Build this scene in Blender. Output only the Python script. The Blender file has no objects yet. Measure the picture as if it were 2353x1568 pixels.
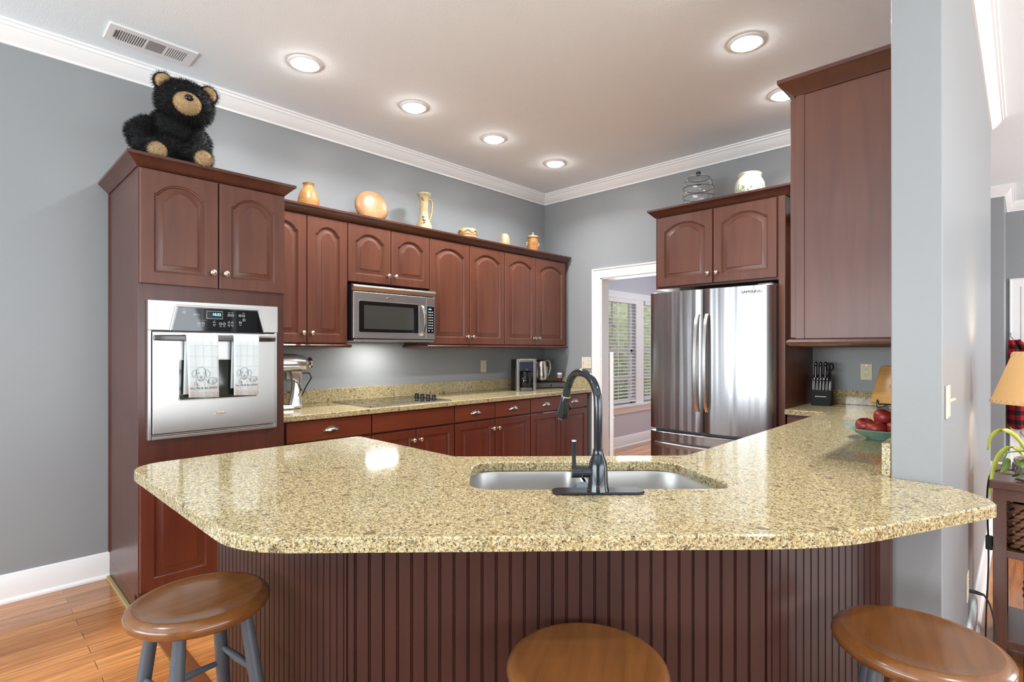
import bpy, bmesh, math, random
from math import sin, cos, pi, radians, sqrt
from mathutils import Vector, Matrix
from mathutils.geometry import tessellate_polygon
random.seed(7)
sc = bpy.context.scene
COL = sc.collection

# ------------------------------------------------------------ camera, world, light, exposure
F_PX, CAM_H, YAW = 1227.0, 1.31, 43.77
cam_d = bpy.data.cameras.new('camera')
cam_d.sensor_fit = 'HORIZONTAL'; cam_d.sensor_width = 36.0
cam_d.lens = 36.0*F_PX/2353.0
cam_d.shift_y = 20.0/2353.0
cam_d.clip_start = 0.02
cam = bpy.data.objects.new('camera', cam_d); COL.objects.link(cam)
cam.location = (0, 0, CAM_H); cam.rotation_euler = (radians(90), 0, radians(YAW))
sc.camera = cam
sc.view_settings.view_transform = 'Standard'; sc.view_settings.look = 'None'
sc.view_settings.gamma = 1.0; sc.view_settings.use_curve_mapping = False
sc.view_settings.exposure = 0.17
sc.cycles.use_denoising = True
sc.cycles.max_bounces = 10; sc.cycles.diffuse_bounces = 6; sc.cycles.glossy_bounces = 5
sc.cycles.transmission_bounces = 8; sc.cycles.transparent_max_bounces = 12
sc.cycles.sample_clamp_indirect = 6.0
sc.cycles.caustics_reflective = False; sc.cycles.caustics_refractive = False
wd = bpy.data.worlds.new('daylight'); sc.world = wd; wd.use_nodes = True
wd.node_tree.nodes['Background'].inputs[0].default_value = (0.80, 0.90, 1.0, 1)
wd.node_tree.nodes['Background'].inputs[1].default_value = 1.6

def area_light(name, loc, rot, sx, sy, power, color, shape='RECTANGLE', spread=180):
    l = bpy.data.lights.new(name, 'AREA'); l.shape = shape; l.size = sx
    if shape == 'RECTANGLE': l.size_y = sy
    l.energy = power; l.color = color; l.spread = radians(spread)
    o = bpy.data.objects.new(name, l); COL.objects.link(o)
    o.location = loc; o.rotation_euler = rot
    return o
DAY = (0.89, 0.95, 1.0)
# daylight entering through the tall windows of the living area behind the camera and the east wall
area_light('daylight_south', (-1.6, -3.95, 1.45), (radians(138), 0, 0), 4.2, 2.1, 285, DAY)
area_light('daylight_east', (3.95, 0.4, 1.45), (radians(138), 0, radians(90)), 5.2, 2.1, 225, DAY)
area_light('hall_fill_light', (3.9, 6.1, 1.6), (radians(90), 0, radians(90)), 1.8, 2.1, 150, DAY)  # fill from an unseen window, added to brighten the dark hall walls
area_light('daylight_laundry', (-3.80, 6.6, 1.3), (radians(90), 0, radians(-90)), 1.3, 1.4, 45, DAY)

# ------------------------------------------------------------ materials
def L(r, g, b):
    f = lambda c: (c/255/12.92) if c/255 <= .04045 else ((c/255+.055)/1.055)**2.4
    return (f(r), f(g), f(b), 1)
def mat(name, col, rough=.5, metal=0, coat=0, coat_r=.1, spec=.5, emit=None, es=0, trans=0, ior=1.45, bump=0, bscale=80, var=0, vscale=6, alpha=1, sheen=0):
    m = bpy.data.materials.new(name); m.use_nodes = True
    nt = m.node_tree; b = nt.nodes['Principled BSDF']
    b.inputs['Base Color'].default_value = col; b.inputs['Roughness'].default_value = rough
    b.inputs['Metallic'].default_value = metal; b.inputs['Coat Weight'].default_value = coat
    b.inputs['Coat Roughness'].default_value = coat_r; b.inputs['Specular IOR Level'].default_value = spec
    b.inputs['Transmission Weight'].default_value = trans; b.inputs['IOR'].default_value = ior
    b.inputs['Alpha'].default_value = alpha; b.inputs['Sheen Weight'].default_value = sheen
    if emit: b.inputs['Emission Color'].default_value = emit; b.inputs['Emission Strength'].default_value = es
    tc = None
    if bump or var:
        tc = nt.nodes.new('ShaderNodeTexCoord')
    if bump:
        n = nt.nodes.new('ShaderNodeTexNoise'); n.inputs['Scale'].default_value = bscale; n.inputs['Detail'].default_value = 3
        bp = nt.nodes.new('ShaderNodeBump'); bp.inputs['Strength'].default_value = bump; bp.inputs['Distance'].default_value = .004
        nt.links.new(tc.outputs['Object'], n.inputs['Vector']); nt.links.new(n.outputs['Fac'], bp.inputs['Height'])
        nt.links.new(bp.outputs['Normal'], b.inputs['Normal'])
    if var:
        n = nt.nodes.new('ShaderNodeTexNoise'); n.inputs['Scale'].default_value = vscale; n.inputs['Detail'].default_value = 4
        mx = nt.nodes.new('ShaderNodeMix'); mx.data_type = 'RGBA'
        mx.inputs[6].default_value = tuple(c*(1-var) for c in col[:3])+(1,)
        mx.inputs[7].default_value = tuple(min(1, c*(1+var)) for c in col[:3])+(1,)
        nt.links.new(tc.outputs['Object'], n.inputs['Vector']); nt.links.new(n.outputs['Fac'], mx.inputs[0])
        nt.links.new(mx.outputs[2], b.inputs['Base Color'])
    return m
def wood(name, c1, c2, rough=.3, coat=.5, axis='z', scale=1.0, fine=.5, coat_r=.12):
    m = mat(name, c1, rough, coat=coat, coat_r=coat_r); nt = m.node_tree; b = nt.nodes['Principled BSDF']
    tc = nt.nodes.new('ShaderNodeTexCoord'); mp = nt.nodes.new('ShaderNodeMapping')
    s = {'x': (1.2, 14, 14), 'y': (14, 1.2, 14), 'z': (14, 14, 1.2)}[axis]
    mp.inputs['Scale'].default_value = tuple(k*scale for k in s)
    n = nt.nodes.new('ShaderNodeTexNoise'); n.inputs['Scale'].default_value = 1.6; n.inputs['Detail'].default_value = 6; n.inputs['Distortion'].default_value = .6
    n2 = nt.nodes.new('ShaderNodeTexNoise'); n2.inputs['Scale'].default_value = 2.2*scale; n2.inputs['Detail'].default_value = 2
    mx = nt.nodes.new('ShaderNodeMix'); mx.data_type = 'RGBA'; mx.inputs[6].default_value = c1; mx.inputs[7].default_value = c2
    ad = nt.nodes.new('ShaderNodeMath'); ad.operation = 'ADD'; ad.use_clamp = True
    m1 = nt.nodes.new('ShaderNodeMapRange'); m1.inputs[1].default_value = .35; m1.inputs[2].default_value = .7; m1.inputs[4].default_value = fine
    m2 = nt.nodes.new('ShaderNodeMapRange'); m2.inputs[1].default_value = .3; m2.inputs[2].default_value = .75; m2.inputs[4].default_value = 1-fine
    k = nt.links.new
    k(tc.outputs['Object'], mp.inputs['Vector']); k(mp.outputs['Vector'], n.inputs['Vector']); k(tc.outputs['Object'], n2.inputs['Vector'])
    k(n.outputs['Fac'], m1.inputs[0]); k(n2.outputs['Fac'], m2.inputs[0]); k(m1.outputs[0], ad.inputs[0]); k(m2.outputs[0], ad.inputs[1])
    k(ad.outputs[0], mx.inputs[0]); k(mx.outputs[2], b.inputs['Base Color'])
    return m
def granite(name, stretch=(1, 1, 1)):
    m = mat(name, (.5, .4, .25, 1), .09, spec=.55); nt = m.node_tree; b = nt.nodes['Principled BSDF']; k = nt.links.new
    tc = nt.nodes.new('ShaderNodeTexCoord')
    dn = nt.nodes.new('ShaderNodeTexNoise'); dn.inputs['Scale'].default_value = 130; dn.inputs['Detail'].default_value = 2
    sb = nt.nodes.new('ShaderNodeVectorMath'); sb.operation = 'SUBTRACT'; sb.inputs[1].default_value = (.5, .5, .5)
    ml = nt.nodes.new('ShaderNodeVectorMath'); ml.operation = 'SCALE'; ml.inputs['Scale'].default_value = .012
    ad = nt.nodes.new('ShaderNodeVectorMath'); ad.operation = 'ADD'
    k(tc.outputs['Object'], dn.inputs['Vector']); k(dn.outputs['Color'], sb.inputs[0]); k(sb.outputs[0], ml.inputs[0])
    k(ml.outputs[0], ad.inputs[0]); k(tc.outputs['Object'], ad.inputs[1])
    def vor(scale, stops):
        v = nt.nodes.new('ShaderNodeTexVoronoi'); v.inputs['Scale'].default_value = scale
        k(ad.outputs[0], v.inputs['Vector'])
        sp = nt.nodes.new('ShaderNodeSeparateColor'); k(v.outputs['Color'], sp.inputs[0])
        r = nt.nodes.new('ShaderNodeValToRGB'); r.color_ramp.interpolation = 'CONSTANT'
        el = r.color_ramp.elements
        while len(el) < len(stops): el.new(.5)
        for e, (p, c) in zip(el, stops): e.position = p; e.color = c
        k(sp.outputs[0], r.inputs[0]); return r, sp
    r1, s1 = vor(250, [(0, L(204, 194, 156)), (.30, L(186, 166, 116)), (.50, L(162, 136, 84)), (.67, L(124, 97, 58)), (.80, L(84, 66, 46)), (.89, L(34, 30, 28))])
    r2, s2 = vor(430, [(0, L(210, 201, 168)), (.46, L(168, 145, 94)), (.70, L(102, 84, 58)), (.84, L(36, 32, 30))])
    r3, s3 = vor(58, [(0, L(110, 66, 32)), (.5, L(60, 42, 28))])
    mx = nt.nodes.new('ShaderNodeMix'); mx.data_type = 'RGBA'; mx.inputs[0].default_value = .42
    k(r1.outputs[0], mx.inputs[6]); k(r2.outputs[0], mx.inputs[7])
    gt = nt.nodes.new('ShaderNodeMath'); gt.operation = 'GREATER_THAN'; gt.inputs[1].default_value = .985
    k(s3.outputs[1], gt.inputs[0])
    mg = nt.nodes.new('ShaderNodeMath'); mg.operation = 'MULTIPLY'; mg.inputs[1].default_value = .6; k(gt.outputs[0], mg.inputs[0])
    mx2 = nt.nodes.new('ShaderNodeMix'); mx2.data_type = 'RGBA'
    k(mg.outputs[0], mx2.inputs[0]); k(mx.outputs[2], mx2.inputs[6]); k(r3.outputs[0], mx2.inputs[7])
    k(mx2.outputs[2], b.inputs['Base Color'])
    return m
def floor_mat(name, c1, c2, mortar):
    m = mat(name, c1, .2, coat=.35, coat_r=.08); nt = m.node_tree; b = nt.nodes['Principled BSDF']; k = nt.links.new
    tc = nt.nodes.new('ShaderNodeTexCoord'); mp = nt.nodes.new('ShaderNodeMapping'); mp.inputs['Rotation'].default_value = (0, 0, radians(90))
    k(tc.outputs['Object'], mp.inputs['Vector'])
    br = nt.nodes.new('ShaderNodeTexBrick'); br.inputs['Scale'].default_value = 1; br.inputs['Brick Width'].default_value = 1.1
    br.inputs['Row Height'].default_value = .083; br.inputs['Mortar Size'].default_value = .0012; br.offset = .37; br.squash = 1
    br.inputs['Color1'].default_value = c1; br.inputs['Color2'].default_value = c2; br.inputs['Mortar'].default_value = mortar
    k(mp.outputs['Vector'], br.inputs['Vector'])
    mp2 = nt.nodes.new('ShaderNodeMapping'); mp2.inputs['Scale'].default_value = (24, 1.4, 1); k(tc.outputs['Object'], mp2.inputs['Vector'])
    n = nt.nodes.new('ShaderNodeTexNoise'); n.inputs['Scale'].default_value = 2.2; n.inputs['Detail'].default_value = 7; n.inputs['Distortion'].default_value = .8
    k(mp2.outputs['Vector'], n.inputs['Vector'])
    mr = nt.nodes.new('ShaderNodeMapRange'); mr.inputs[1].default_value = .3; mr.inputs[2].default_value = .72; mr.inputs[3].default_value = .62; mr.inputs[4].default_value = 1.22
    k(n.outputs['Fac'], mr.inputs[0])
    vm = nt.nodes.new('ShaderNodeVectorMath'); vm.operation = 'SCALE'; k(br.outputs['Color'], vm.inputs[0]); k(mr.outputs[0], vm.inputs['Scale'])
    k(vm.outputs[0], b.inputs['Base Color'])
    bp = nt.nodes.new('ShaderNodeBump'); bp.inputs['Strength'].default_value = .25; bp.inputs['Distance'].default_value = .001; bp.invert = True
    k(br.outputs['Fac'], bp.inputs['Height']); k(bp.outputs['Normal'], b.inputs['Normal'])
    return m
def steel(name, col=(.62, .62, .61, 1), rough=.24, axis='x', aniso=.6, rot=0):
    m = mat(name, col, rough, metal=1); nt = m.node_tree; b = nt.nodes['Principled BSDF']; k = nt.links.new
    b.inputs['Anisotropic'].default_value = aniso; b.inputs['Anisotropic Rotation'].default_value = rot
    tc = nt.nodes.new('ShaderNodeTexCoord'); mp = nt.nodes.new('ShaderNodeMapping')
    mp.inputs['Scale'].default_value = {'x': (3, 900, 900), 'z': (500, 500, 2)}[axis]
    n = nt.nodes.new('ShaderNodeTexNoise'); n.inputs['Scale'].default_value = 1; n.inputs['Detail'].default_value = 2
    mr = nt.nodes.new('ShaderNodeMapRange'); mr.inputs[3].default_value = rough-.015; mr.inputs[4].default_value = rough+.03
    k(tc.outputs['Object'], mp.inputs['Vector']); k(mp.outputs['Vector'], n.inputs['Vector']); k(n.outputs['Fac'], mr.inputs[0]); k(mr.outputs[0], b.inputs['Roughness'])
    return m

M = {}
M['wall'] = mat('grey_blue_paint', L(147, 150, 152), .38, spec=.4, bump=.05, bscale=260)
M['wall_laundry'] = mat('pale_lilac_grey_paint', L(196, 197, 206), .5)
M['ceiling'] = mat('textured_white_ceiling', L(242, 250, 254), .85, bump=.3, bscale=110)
M['white'] = mat('white_trim_paint', L(240, 240, 240), .32)
M['floor'] = floor_mat('oak_floor', L(200, 136, 80), L(174, 108, 58), L(74, 44, 24))
M['cherry'] = wood('cherry_upper', L(106, 61, 42), L(82, 42, 29), .42, .22, coat_r=.2)
M['cherry_x'] = wood('cherry_drawer', L(118, 58, 34), L(90, 38, 22), .38, .3, axis='x', coat_r=.2)
M['cherry_base'] = wood('cherry_base', L(106, 50, 32), L(82, 34, 22), .38, .3, coat_r=.2)
M['cherry_dark'] = wood('cherry_frame', L(88, 46, 32), L(64, 30, 22), .38, .3, coat_r=.2)
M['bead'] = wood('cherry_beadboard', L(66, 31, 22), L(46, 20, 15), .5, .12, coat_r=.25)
M['gap'] = mat('dark_gap', L(18, 10, 8), .8)
M['granite'] = granite('granite')
M['steel'] = steel('brushed_steel', (.47, .455, .435, 1), .34); M['steel_v'] = mat('brushed_steel_fridge', (.44, .44, .45, 1), .25, metal=1)
def streaks(m, sc_, strength):
    nt = m.node_tree; k = nt.links.new; b = nt.nodes['Principled BSDF']
    tc = nt.nodes.new('ShaderNodeTexCoord'); mp = nt.nodes.new('ShaderNodeMapping'); mp.inputs['Scale'].default_value = sc_; mp.inputs['Rotation'].default_value = (0, radians(4), 0)
    n = nt.nodes.new('ShaderNodeTexNoise'); n.inputs['Scale'].default_value = 1; n.inputs['Detail'].default_value = 1
    bp = nt.nodes.new('ShaderNodeBump'); bp.inputs['Strength'].default_value = strength; bp.inputs['Distance'].default_value = .012
    k(tc.outputs['Object'], mp.inputs['Vector']); k(mp.outputs['Vector'], n.inputs['Vector']); k(n.outputs['Fac'], bp.inputs['Height']); k(bp.outputs['Normal'], b.inputs['Normal'])
streaks(M['steel_v'], (15, 15, .35), .55)

M['steel_dark'] = mat('dark_steel', (.16, .16, .165, 1), .3, metal=1)
M['nickel'] = mat('satin_nickel', (.68, .64, .58, 1), .22, metal=1)
M['chrome'] = mat('chrome', (.85, .85, .86, 1), .06, metal=1)
M['blackglass'] = mat('black_glass', (.006, .007, .008, 1), .04, spec=.6)
M['blackplastic'] = mat('black_plastic', (.012, .012, .013, 1), .3)
M['greyplastic'] = mat('grey_plastic', (.08, .08, .085, 1), .4)
M['faucet'] = mat('oil_rubbed_slate', (.022, .027, .033, 1), .16, metal=.55, coat=.5, coat_r=.08)
M['ivory'] = mat('ivory_plastic', L(224, 216, 196), .35)
M['ivory2'] = mat('ivory_yellow_plastic', L(214, 204, 164), .35)
M['slot'] = mat('slot_dark', (.03, .025, .02, 1), .6)
M['led'] = mat('led_display', (.1, .8, .9, 1), .5, emit=(.35, .95, 1, 1), es=2.5)
M['print'] = mat('white_print', (.75, .75, .75, 1), .5)
M['ink'] = mat('black_ink', (.012, .012, .014, 1), .8)
M['lamp_glass'] = mat('frosted_lens', (1, 1, 1, 1), .5, emit=(1, .98, .95, 1), es=75)
M['stool_seat'] = wood('stool_seat_oak', L(138, 88, 44), L(100, 60, 28), .26, .5, axis='y', scale=1.5)
M['stool_leg'] = mat('slate_grey_paint', L(84, 90, 98), .3, coat=.2)
M['glass'] = mat('clear_glass', (1, 1, 1, 1), .0, trans=1, ior=1.45)
M['pane'] = mat('window_glass', (1, 1, 1, 1), .0, trans=1, ior=1.02, alpha=.25)

# ------------------------------------------------------------ mesh helpers
class MB:
    def __init__(s): s.v = []; s.f = []
    def add(s, vs, fs):
        o = len(s.v); s.v += [tuple(v) for v in vs]; s.f += [tuple(i+o for i in f) for f in fs]; return s
    def box(s, x0, x1, y0, y1, z0, z1):
        return s.add([(x0, y0, z0), (x1, y0, z0), (x1, y1, z0), (x0, y1, z0), (x0, y0, z1), (x1, y0, z1), (x1, y1, z1), (x0, y1, z1)],
                     [(3, 2, 1, 0), (4, 5, 6, 7), (0, 1, 5, 4), (1, 2, 6, 5), (2, 3, 7, 6), (3, 0, 4, 7)])
    def loops(s, loops, cap0=True, cap1=True, closed=True):
        n = len(loops[0]); vs = [p for lp in loops for p in lp]; fs = []
        for i in range(len(loops)-1):
            for j in range(n if closed else n-1):
                a, b = i*n+j, i*n+(j+1) % n
                fs.append((a, b, b+n, a+n))
        if cap0: fs.append(tuple(reversed(range(n))))
        if cap1: fs.append(tuple(range((len(loops)-1)*n, len(loops)*n)))
        return s.add(vs, fs)
    def prism(s, pts, z0, z1, ch=0):
        if ch:
            i = inset(pts, ch)
            return s.loops([[(x, y, z0) for x, y in i], [(x, y, z0+ch) for x, y in pts], [(x, y, z1-ch) for x, y in pts], [(x, y, z1) for x, y in i]])
        return s.loops([[(x, y, z0) for x, y in pts], [(x, y, z1) for x, y in pts]])
    def lathe(s, prof, seg=28, c=(0, 0, 0), cap0=True, cap1=True):
        return s.loops([[(c[0]+r*cos(2*pi*k/seg), c[1]+r*sin(2*pi*k/seg), c[2]+z) for k in range(seg)] for r, z in prof], cap0, cap1)
    def tube(s, path, r, seg=10, cap=True, up=None, flat=1.0):
        P = [Vector(p) for p in path]; n = len(P)
        rr = r if isinstance(r, (list, tuple)) else [r]*n
        T = [((P[min(i+1, n-1)]-P[max(i-1, 0)])).normalized() for i in range(n)]
        u = Vector(up) if up else (Vector((0, 0, 1)) if abs(T[0].z) < .9 else Vector((1, 0, 0)))
        lp = []
        for i in range(n):
            u = (u - T[i]*u.dot(T[i])).normalized(); w = T[i].cross(u)
            lp.append([tuple(P[i]+u*(rr[i]*cos(2*pi*k/seg))*flat+w*(rr[i]*sin(2*pi*k/seg))) for k in range(seg)])
        return s.loops(lp, cap, cap)
    def tr(s, m, start=0):
        for i in range(start, len(s.v)): s.v[i] = tuple(m @ Vector(s.v[i]))
        return s
    def sphere(s, c, r, seg=20, rings=12, rot=None):
        st = len(s.v); r = r if isinstance(r, (tuple, list)) else (r, r, r)
        s.lathe([(max(1e-4, sin(pi*i/rings)), -cos(pi*i/rings)) for i in range(rings+1)], seg)
        m = Matrix.Translation(c) @ (rot.to_4x4() if rot else Matrix()) @ Matrix.Diagonal((r[0], r[1], r[2], 1))
        return s.tr(m, st)
def inset(pts, d):
    n = len(pts); A = sum(pts[i][0]*pts[(i+1) % n][1]-pts[(i+1) % n][0]*pts[i][1] for i in range(n)); sg = 1 if A > 0 else -1
    out = []
    for i in range(n):
        p0, p1, p2 = Vector(pts[i-1]), Vector(pts[i]), Vector(pts[(i+1) % n])
        a = (p1-p0).normalized(); b = (p2-p1).normalized()
        na = Vector((-a.y, a.x))*sg; nb = Vector((-b.y, b.x))*sg
        m = na+nb; q = 1+na.dot(nb)
        m = m/q if q > .2 else na
        out.append((p1.x+m.x*d, p1.y+m.y*d))
    return out
def rpoly(pts, rad, n=6):
    out = []; N = len(pts)
    for i in range(N):
        r = rad[i] if isinstance(rad, (list, tuple)) else rad
        p0, p1, p2 = Vector(pts[i-1]), Vector(pts[i]), Vector(pts[(i+1) % N])
        if r <= 0: out.append(tuple(p1)); continue
        a = (p0-p1).normalized(); b = (p2-p1).normalized(); ang = a.angle(b); t = r/math.tan(ang/2)
        s, e = p1+a*t, p1+b*t
        for k in range(n+1):
            q = k/n; out.append(tuple((1-q)**2*s+2*q*(1-q)*p1+q*q*e))
    return out
def sweep(mb, path, prof, closed=False, side=1):
    """profile (out, z) swept along a plan path with mitred corners; out is to the right of travel * side"""
    P = [Vector(p) for p in path]; n = len(P); rows = []
    for i in range(n):
        if closed or 0 < i < n-1:
            a = (P[i]-P[i-1]).normalized(); b = (P[(i+1) % n]-P[i]).normalized()
        elif i == 0: a = b = (P[1]-P[0]).normalized()
        else: a = b = (P[-1]-P[-2]).normalized()
        na = Vector((a.y, -a.x))*side; nb = Vector((b.y, -b.x))*side; m = (na+nb)/(1+na.dot(nb))
        rows.append([(P[i].x+m.x*o, P[i].y+m.y*o, z) for o, z in prof])
    if closed: rows.append(rows[0])
    return mb.loops(rows, not closed, not closed)

def link_mesh(name, mb, m, parent=None, bevel=0, smooth=True, sharp=38, loc=None, bseg=2):
    me = bpy.data.meshes.new(name); me.from_pydata(mb.v, [], mb.f); me.validate(); me.update()
    bm = bmesh.new(); bm.from_mesh(me); bmesh.ops.recalc_face_normals(bm, faces=bm.faces); bm.to_mesh(me); bm.free()
    for mm in (m if isinstance(m, (list, tuple)) else [m]): me.materials.append(mm)
    if smooth:
        me.polygons.foreach_set('use_smooth', [True]*len(me.polygons)); me.set_sharp_from_angle(angle=radians(sharp))
    o = bpy.data.objects.new(name, me); COL.objects.link(o)
    if loc: o.location = loc
    if parent: o.parent = parent
    if bevel:
        b = o.modifiers.new('bevel', 'BEVEL'); b.width = bevel; b.segments = bseg; b.limit_method = 'ANGLE'; b.angle_limit = radians(40); b.harden_normals = True
    return o
def tag(o, label=None, cat=None, group=None, kind=None):
    if label: o['label'] = label
    if cat: o['category'] = cat
    if group: o['group'] = group
    if kind: o['kind'] = kind
    return o
def thing(name, label, cat, loc=(0, 0, 0), rz=0, group=None):
    o = bpy.data.objects.new(name, None); o.empty_display_size = .1; COL.objects.link(o)
    o.location = loc; o.rotation_euler = (0, 0, radians(rz)); return tag(o, label, cat, group)
def single(name, mb, m, label, cat, loc=(0, 0, 0), rz=0, group=None, **k):
    o = link_mesh(name, mb, m, None, loc=loc, **k); o.rotation_euler = (0, 0, radians(rz)); return tag(o, label, cat, group)
def struct(name, mb, m, **k):
    o = link_mesh(name, mb, m, None, **k); o['kind'] = 'structure'; return o
def copy_tree(o, parent=None):
    c = o.copy(); COL.objects.link(c)
    if parent: c.parent = parent
    for ch in list(o.children): copy_tree(ch, c)
    return c
RX = lambda a: Matrix.Rotation(radians(a), 4, 'X')
RY = lambda a: Matrix.Rotation(radians(a), 4, 'Y')
RZ = lambda a: Matrix.Rotation(radians(a), 4, 'Z')
TR = lambda *p: Matrix.Translation(p)
def text_mb(s, size, depth=.0006, align='CENTER', sx=1.0):
    """lettering standing in the local x-z plane facing -y"""
    c = bpy.data.curves.new('t', 'FONT'); c.body = s; c.size = size; c.extrude = depth; c.align_x = align; c.align_y = 'CENTER'; c.resolution_u = 3
    o = bpy.data.objects.new('t', c); me = bpy.data.meshes.new_from_object(o)
    mb = MB().add([v.co for v in me.vertices], [tuple(p.vertices) for p in me.polygons])
    bpy.data.objects.remove(o); bpy.data.meshes.remove(me); bpy.data.curves.remove(c)
    return mb.tr(RX(90) @ Matrix.Diagonal((sx, 1, 1, 1)))
def strokes(mb, lines, r=.0012, y=0):
    for l in lines: mb.tube([(p[0], y, p[1]) for p in l], r, 5, up=(0, 1, 0))
    return mb

# ------------------------------------------------------------ setting
XA, YB, CZ = -3.812, 4.497, 3.0          # left wall, back wall, ceiling
CW, CE, CY0, CY1 = -.297, -.172, 2.008, 5.2   # the wall with the right-hand counter: west face, east face, near end, far end
def wall_boxes(mb, a0, a1, z1, opens, t0, t1, axis):
    """wall running along axis between a0..a1, thickness t0..t1, openings (b0,b1,zb,zt)"""
    cur = a0
    def bx(p, q, z, w):
        if q-p > 1e-4 and w-z > 1e-4:
            mb.box(p, q, t0, t1, z, w) if axis == 'x' else mb.box(t0, t1, p, q, z, w)
    for b0, b1, zb, zt in sorted(opens):
        bx(cur, b0, 0, z1); bx(b0, b1, 0, zb); bx(b0, b1, zt, z1); cur = b1
    bx(cur, a1, 0, z1); return mb
struct('floor', MB().box(-6.2, 4.2, -4.2, 9.2, -.1, 0), M['floor'], smooth=False)
struct('floor_added_carpet', MB().box(XA, 3.98, -3.98, -.9, 0, .012), mat('added_taupe_carpet', L(142, 138, 132), .95, bump=.4, bscale=400, var=.1, vscale=30), smooth=False)  # unseen, added to grey the fridge reflections and cut the orange bounce
struct('ceiling', MB().box(-6.2, 4.2, -4.2, 9.2, CZ, CZ+.1), M['ceiling'], smooth=False)
struct('wall_left', wall_boxes(MB(), -4.1, YB+.12, CZ, [], XA-.12, XA, 'y'), M['wall'], smooth=False)
struct('wall_back', wall_boxes(MB(), XA, CW, CZ, [(-3.075, -2.30, 0, 2.035)], YB, YB+.12, 'x'), M['wall'], smooth=False)
struct('wall_right', MB().box(CW, CE, CY0, CY1, 0, CZ), M['wall'], bevel=.004)
struct('wall_south', wall_boxes(MB(), XA-.12, 4.1, CZ, [(-3.6, -2.3, .35, 2.6), (-2.15, -.85, .35, 2.6), (-.7, .6, .35, 2.6)], -4.1, -3.98, 'x'), M['wall'], smooth=False)
struct('wall_east', wall_boxes(MB(), -3.98, 8.4, CZ, [(-2.1, -.5, .35, 2.6), (-.3, 1.3, .35, 2.6), (1.5, 3.0, .35, 2.6), (5.2, 7.0, .35, 2.6)], 3.98, 4.1, 'y'), M['wall'], smooth=False)  # last opening is added, for the hall fill light
struct('wall_far', wall_boxes(MB(), -.6, 4.1, CZ, [], 8.4, 8.52, 'x'), M['wall'], smooth=False)
struct('wall_hall', MB().box(-.6, -.146, 7.5, 8.4, 0, CZ), M['wall'], smooth=False)
# laundry room walls beyond the doorway
struct('wall_laundry_left', wall_boxes(MB(), YB+.12, 8.4, CZ, [(5.60, 6.55, .57, 2.0), (6.75, 7.70, .57, 2.0)], -4.02, -3.90, 'y'), M['wall_laundry'], smooth=False)
struct('wall_laundry_far', MB().box(-4.02, -.6, 8.4, 8.52, 0, CZ), M['wall_laundry'], smooth=False)
struct('wall_laundry_right', MB().box(-1.3, -1.2, YB+.12, 8.4, 0, CZ), M['wall_laundry'], smooth=False)

CROWN = [(0, CZ-.105), (.010, CZ-.105), (.012, CZ-.092), (.030, CZ-.075), (.048, CZ-.048), (.058, CZ-.030), (.066, CZ-.028), (.070, CZ-.014), (.080, CZ-.012), (.080, CZ), (0, CZ)]
mb = MB(); sweep(mb, [(XA, -3.98), (XA, YB), (CW, YB), (CW, CY0)], CROWN)
struct('trim_1', mb, M['white'], sharp=25)
mb = MB(); sweep(mb, [(CE, CY0), (CE, CY1), (CE-.4, CY1)], CROWN)
sweep(mb, [(CE, CY0), (CE, CY1)], CROWN) if False else None
struct('trim_2', MB().add(mb.v, mb.f), M['white'], sharp=25)
mb = MB(); sweep(mb, [(-.6, 7.5), (-.146, 7.5), (-.146, 8.4), (3.98, 8.4)], CROWN)
struct('trim_3', mb, M['white'], sharp=25)
BASE = [(0, 0), (.026, 0), (.026, .010), (.020, .020), (.015, .022), (.015, .118), (.012, .126), (.010, .140), (.004, .146), (0, .146)]
struct('baseboard_left', sweep(MB(), [(XA, -3.98), (XA, .617)], BASE), M['white'], sharp=25)
struct('baseboard_right', sweep(MB(), [(CE, CY0), (CE, CY1)], BASE, side=1), M['white'], sharp=25)
struct('baseboard_hall', sweep(MB(), [(-.6, 7.5), (-.146, 7.5), (-.146, 8.4), (-.11, 8.4)], BASE), M['white'], sharp=25)
struct('baseboard_laundry', sweep(MB(), [(-3.90, YB+.12), (-3.90, 8.4)], BASE), M['white'], sharp=25)
# door casing round the laundry doorway
def casing(mb, x0, x1, z1, y, w=.095, s=-1):
    P = [(0, 0), (w, 0), (w, .024), (w-.012, .026), (w-.02, .018), (.022, .014), (.012, .010), (0, .010)]   # (outward, proud)
    loops = []
    for (cx, cz, dx, dz) in ((x0, 0, -1, 0), (x0, z1, -1, 1), (x1, z1, 1, 1), (x1, 0, 1, 0)):
        loops.append([(cx+dx*o, y+s*p, cz+dz*o) for o, p in P])
    return mb.loops(loops)
mb = casing(MB(), -3.07, -2.305, 2.03, YB)
mb.box(-3.076, -3.058, YB-.002, YB+.122, 0, 2.03); mb.box(-2.317, -2.299, YB-.002, YB+.122, 0, 2.03); mb.box(-3.076, -2.299, YB-.002, YB+.122, 2.018, 2.036)
struct('trim_4', mb, M['white'], sharp=25)
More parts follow.
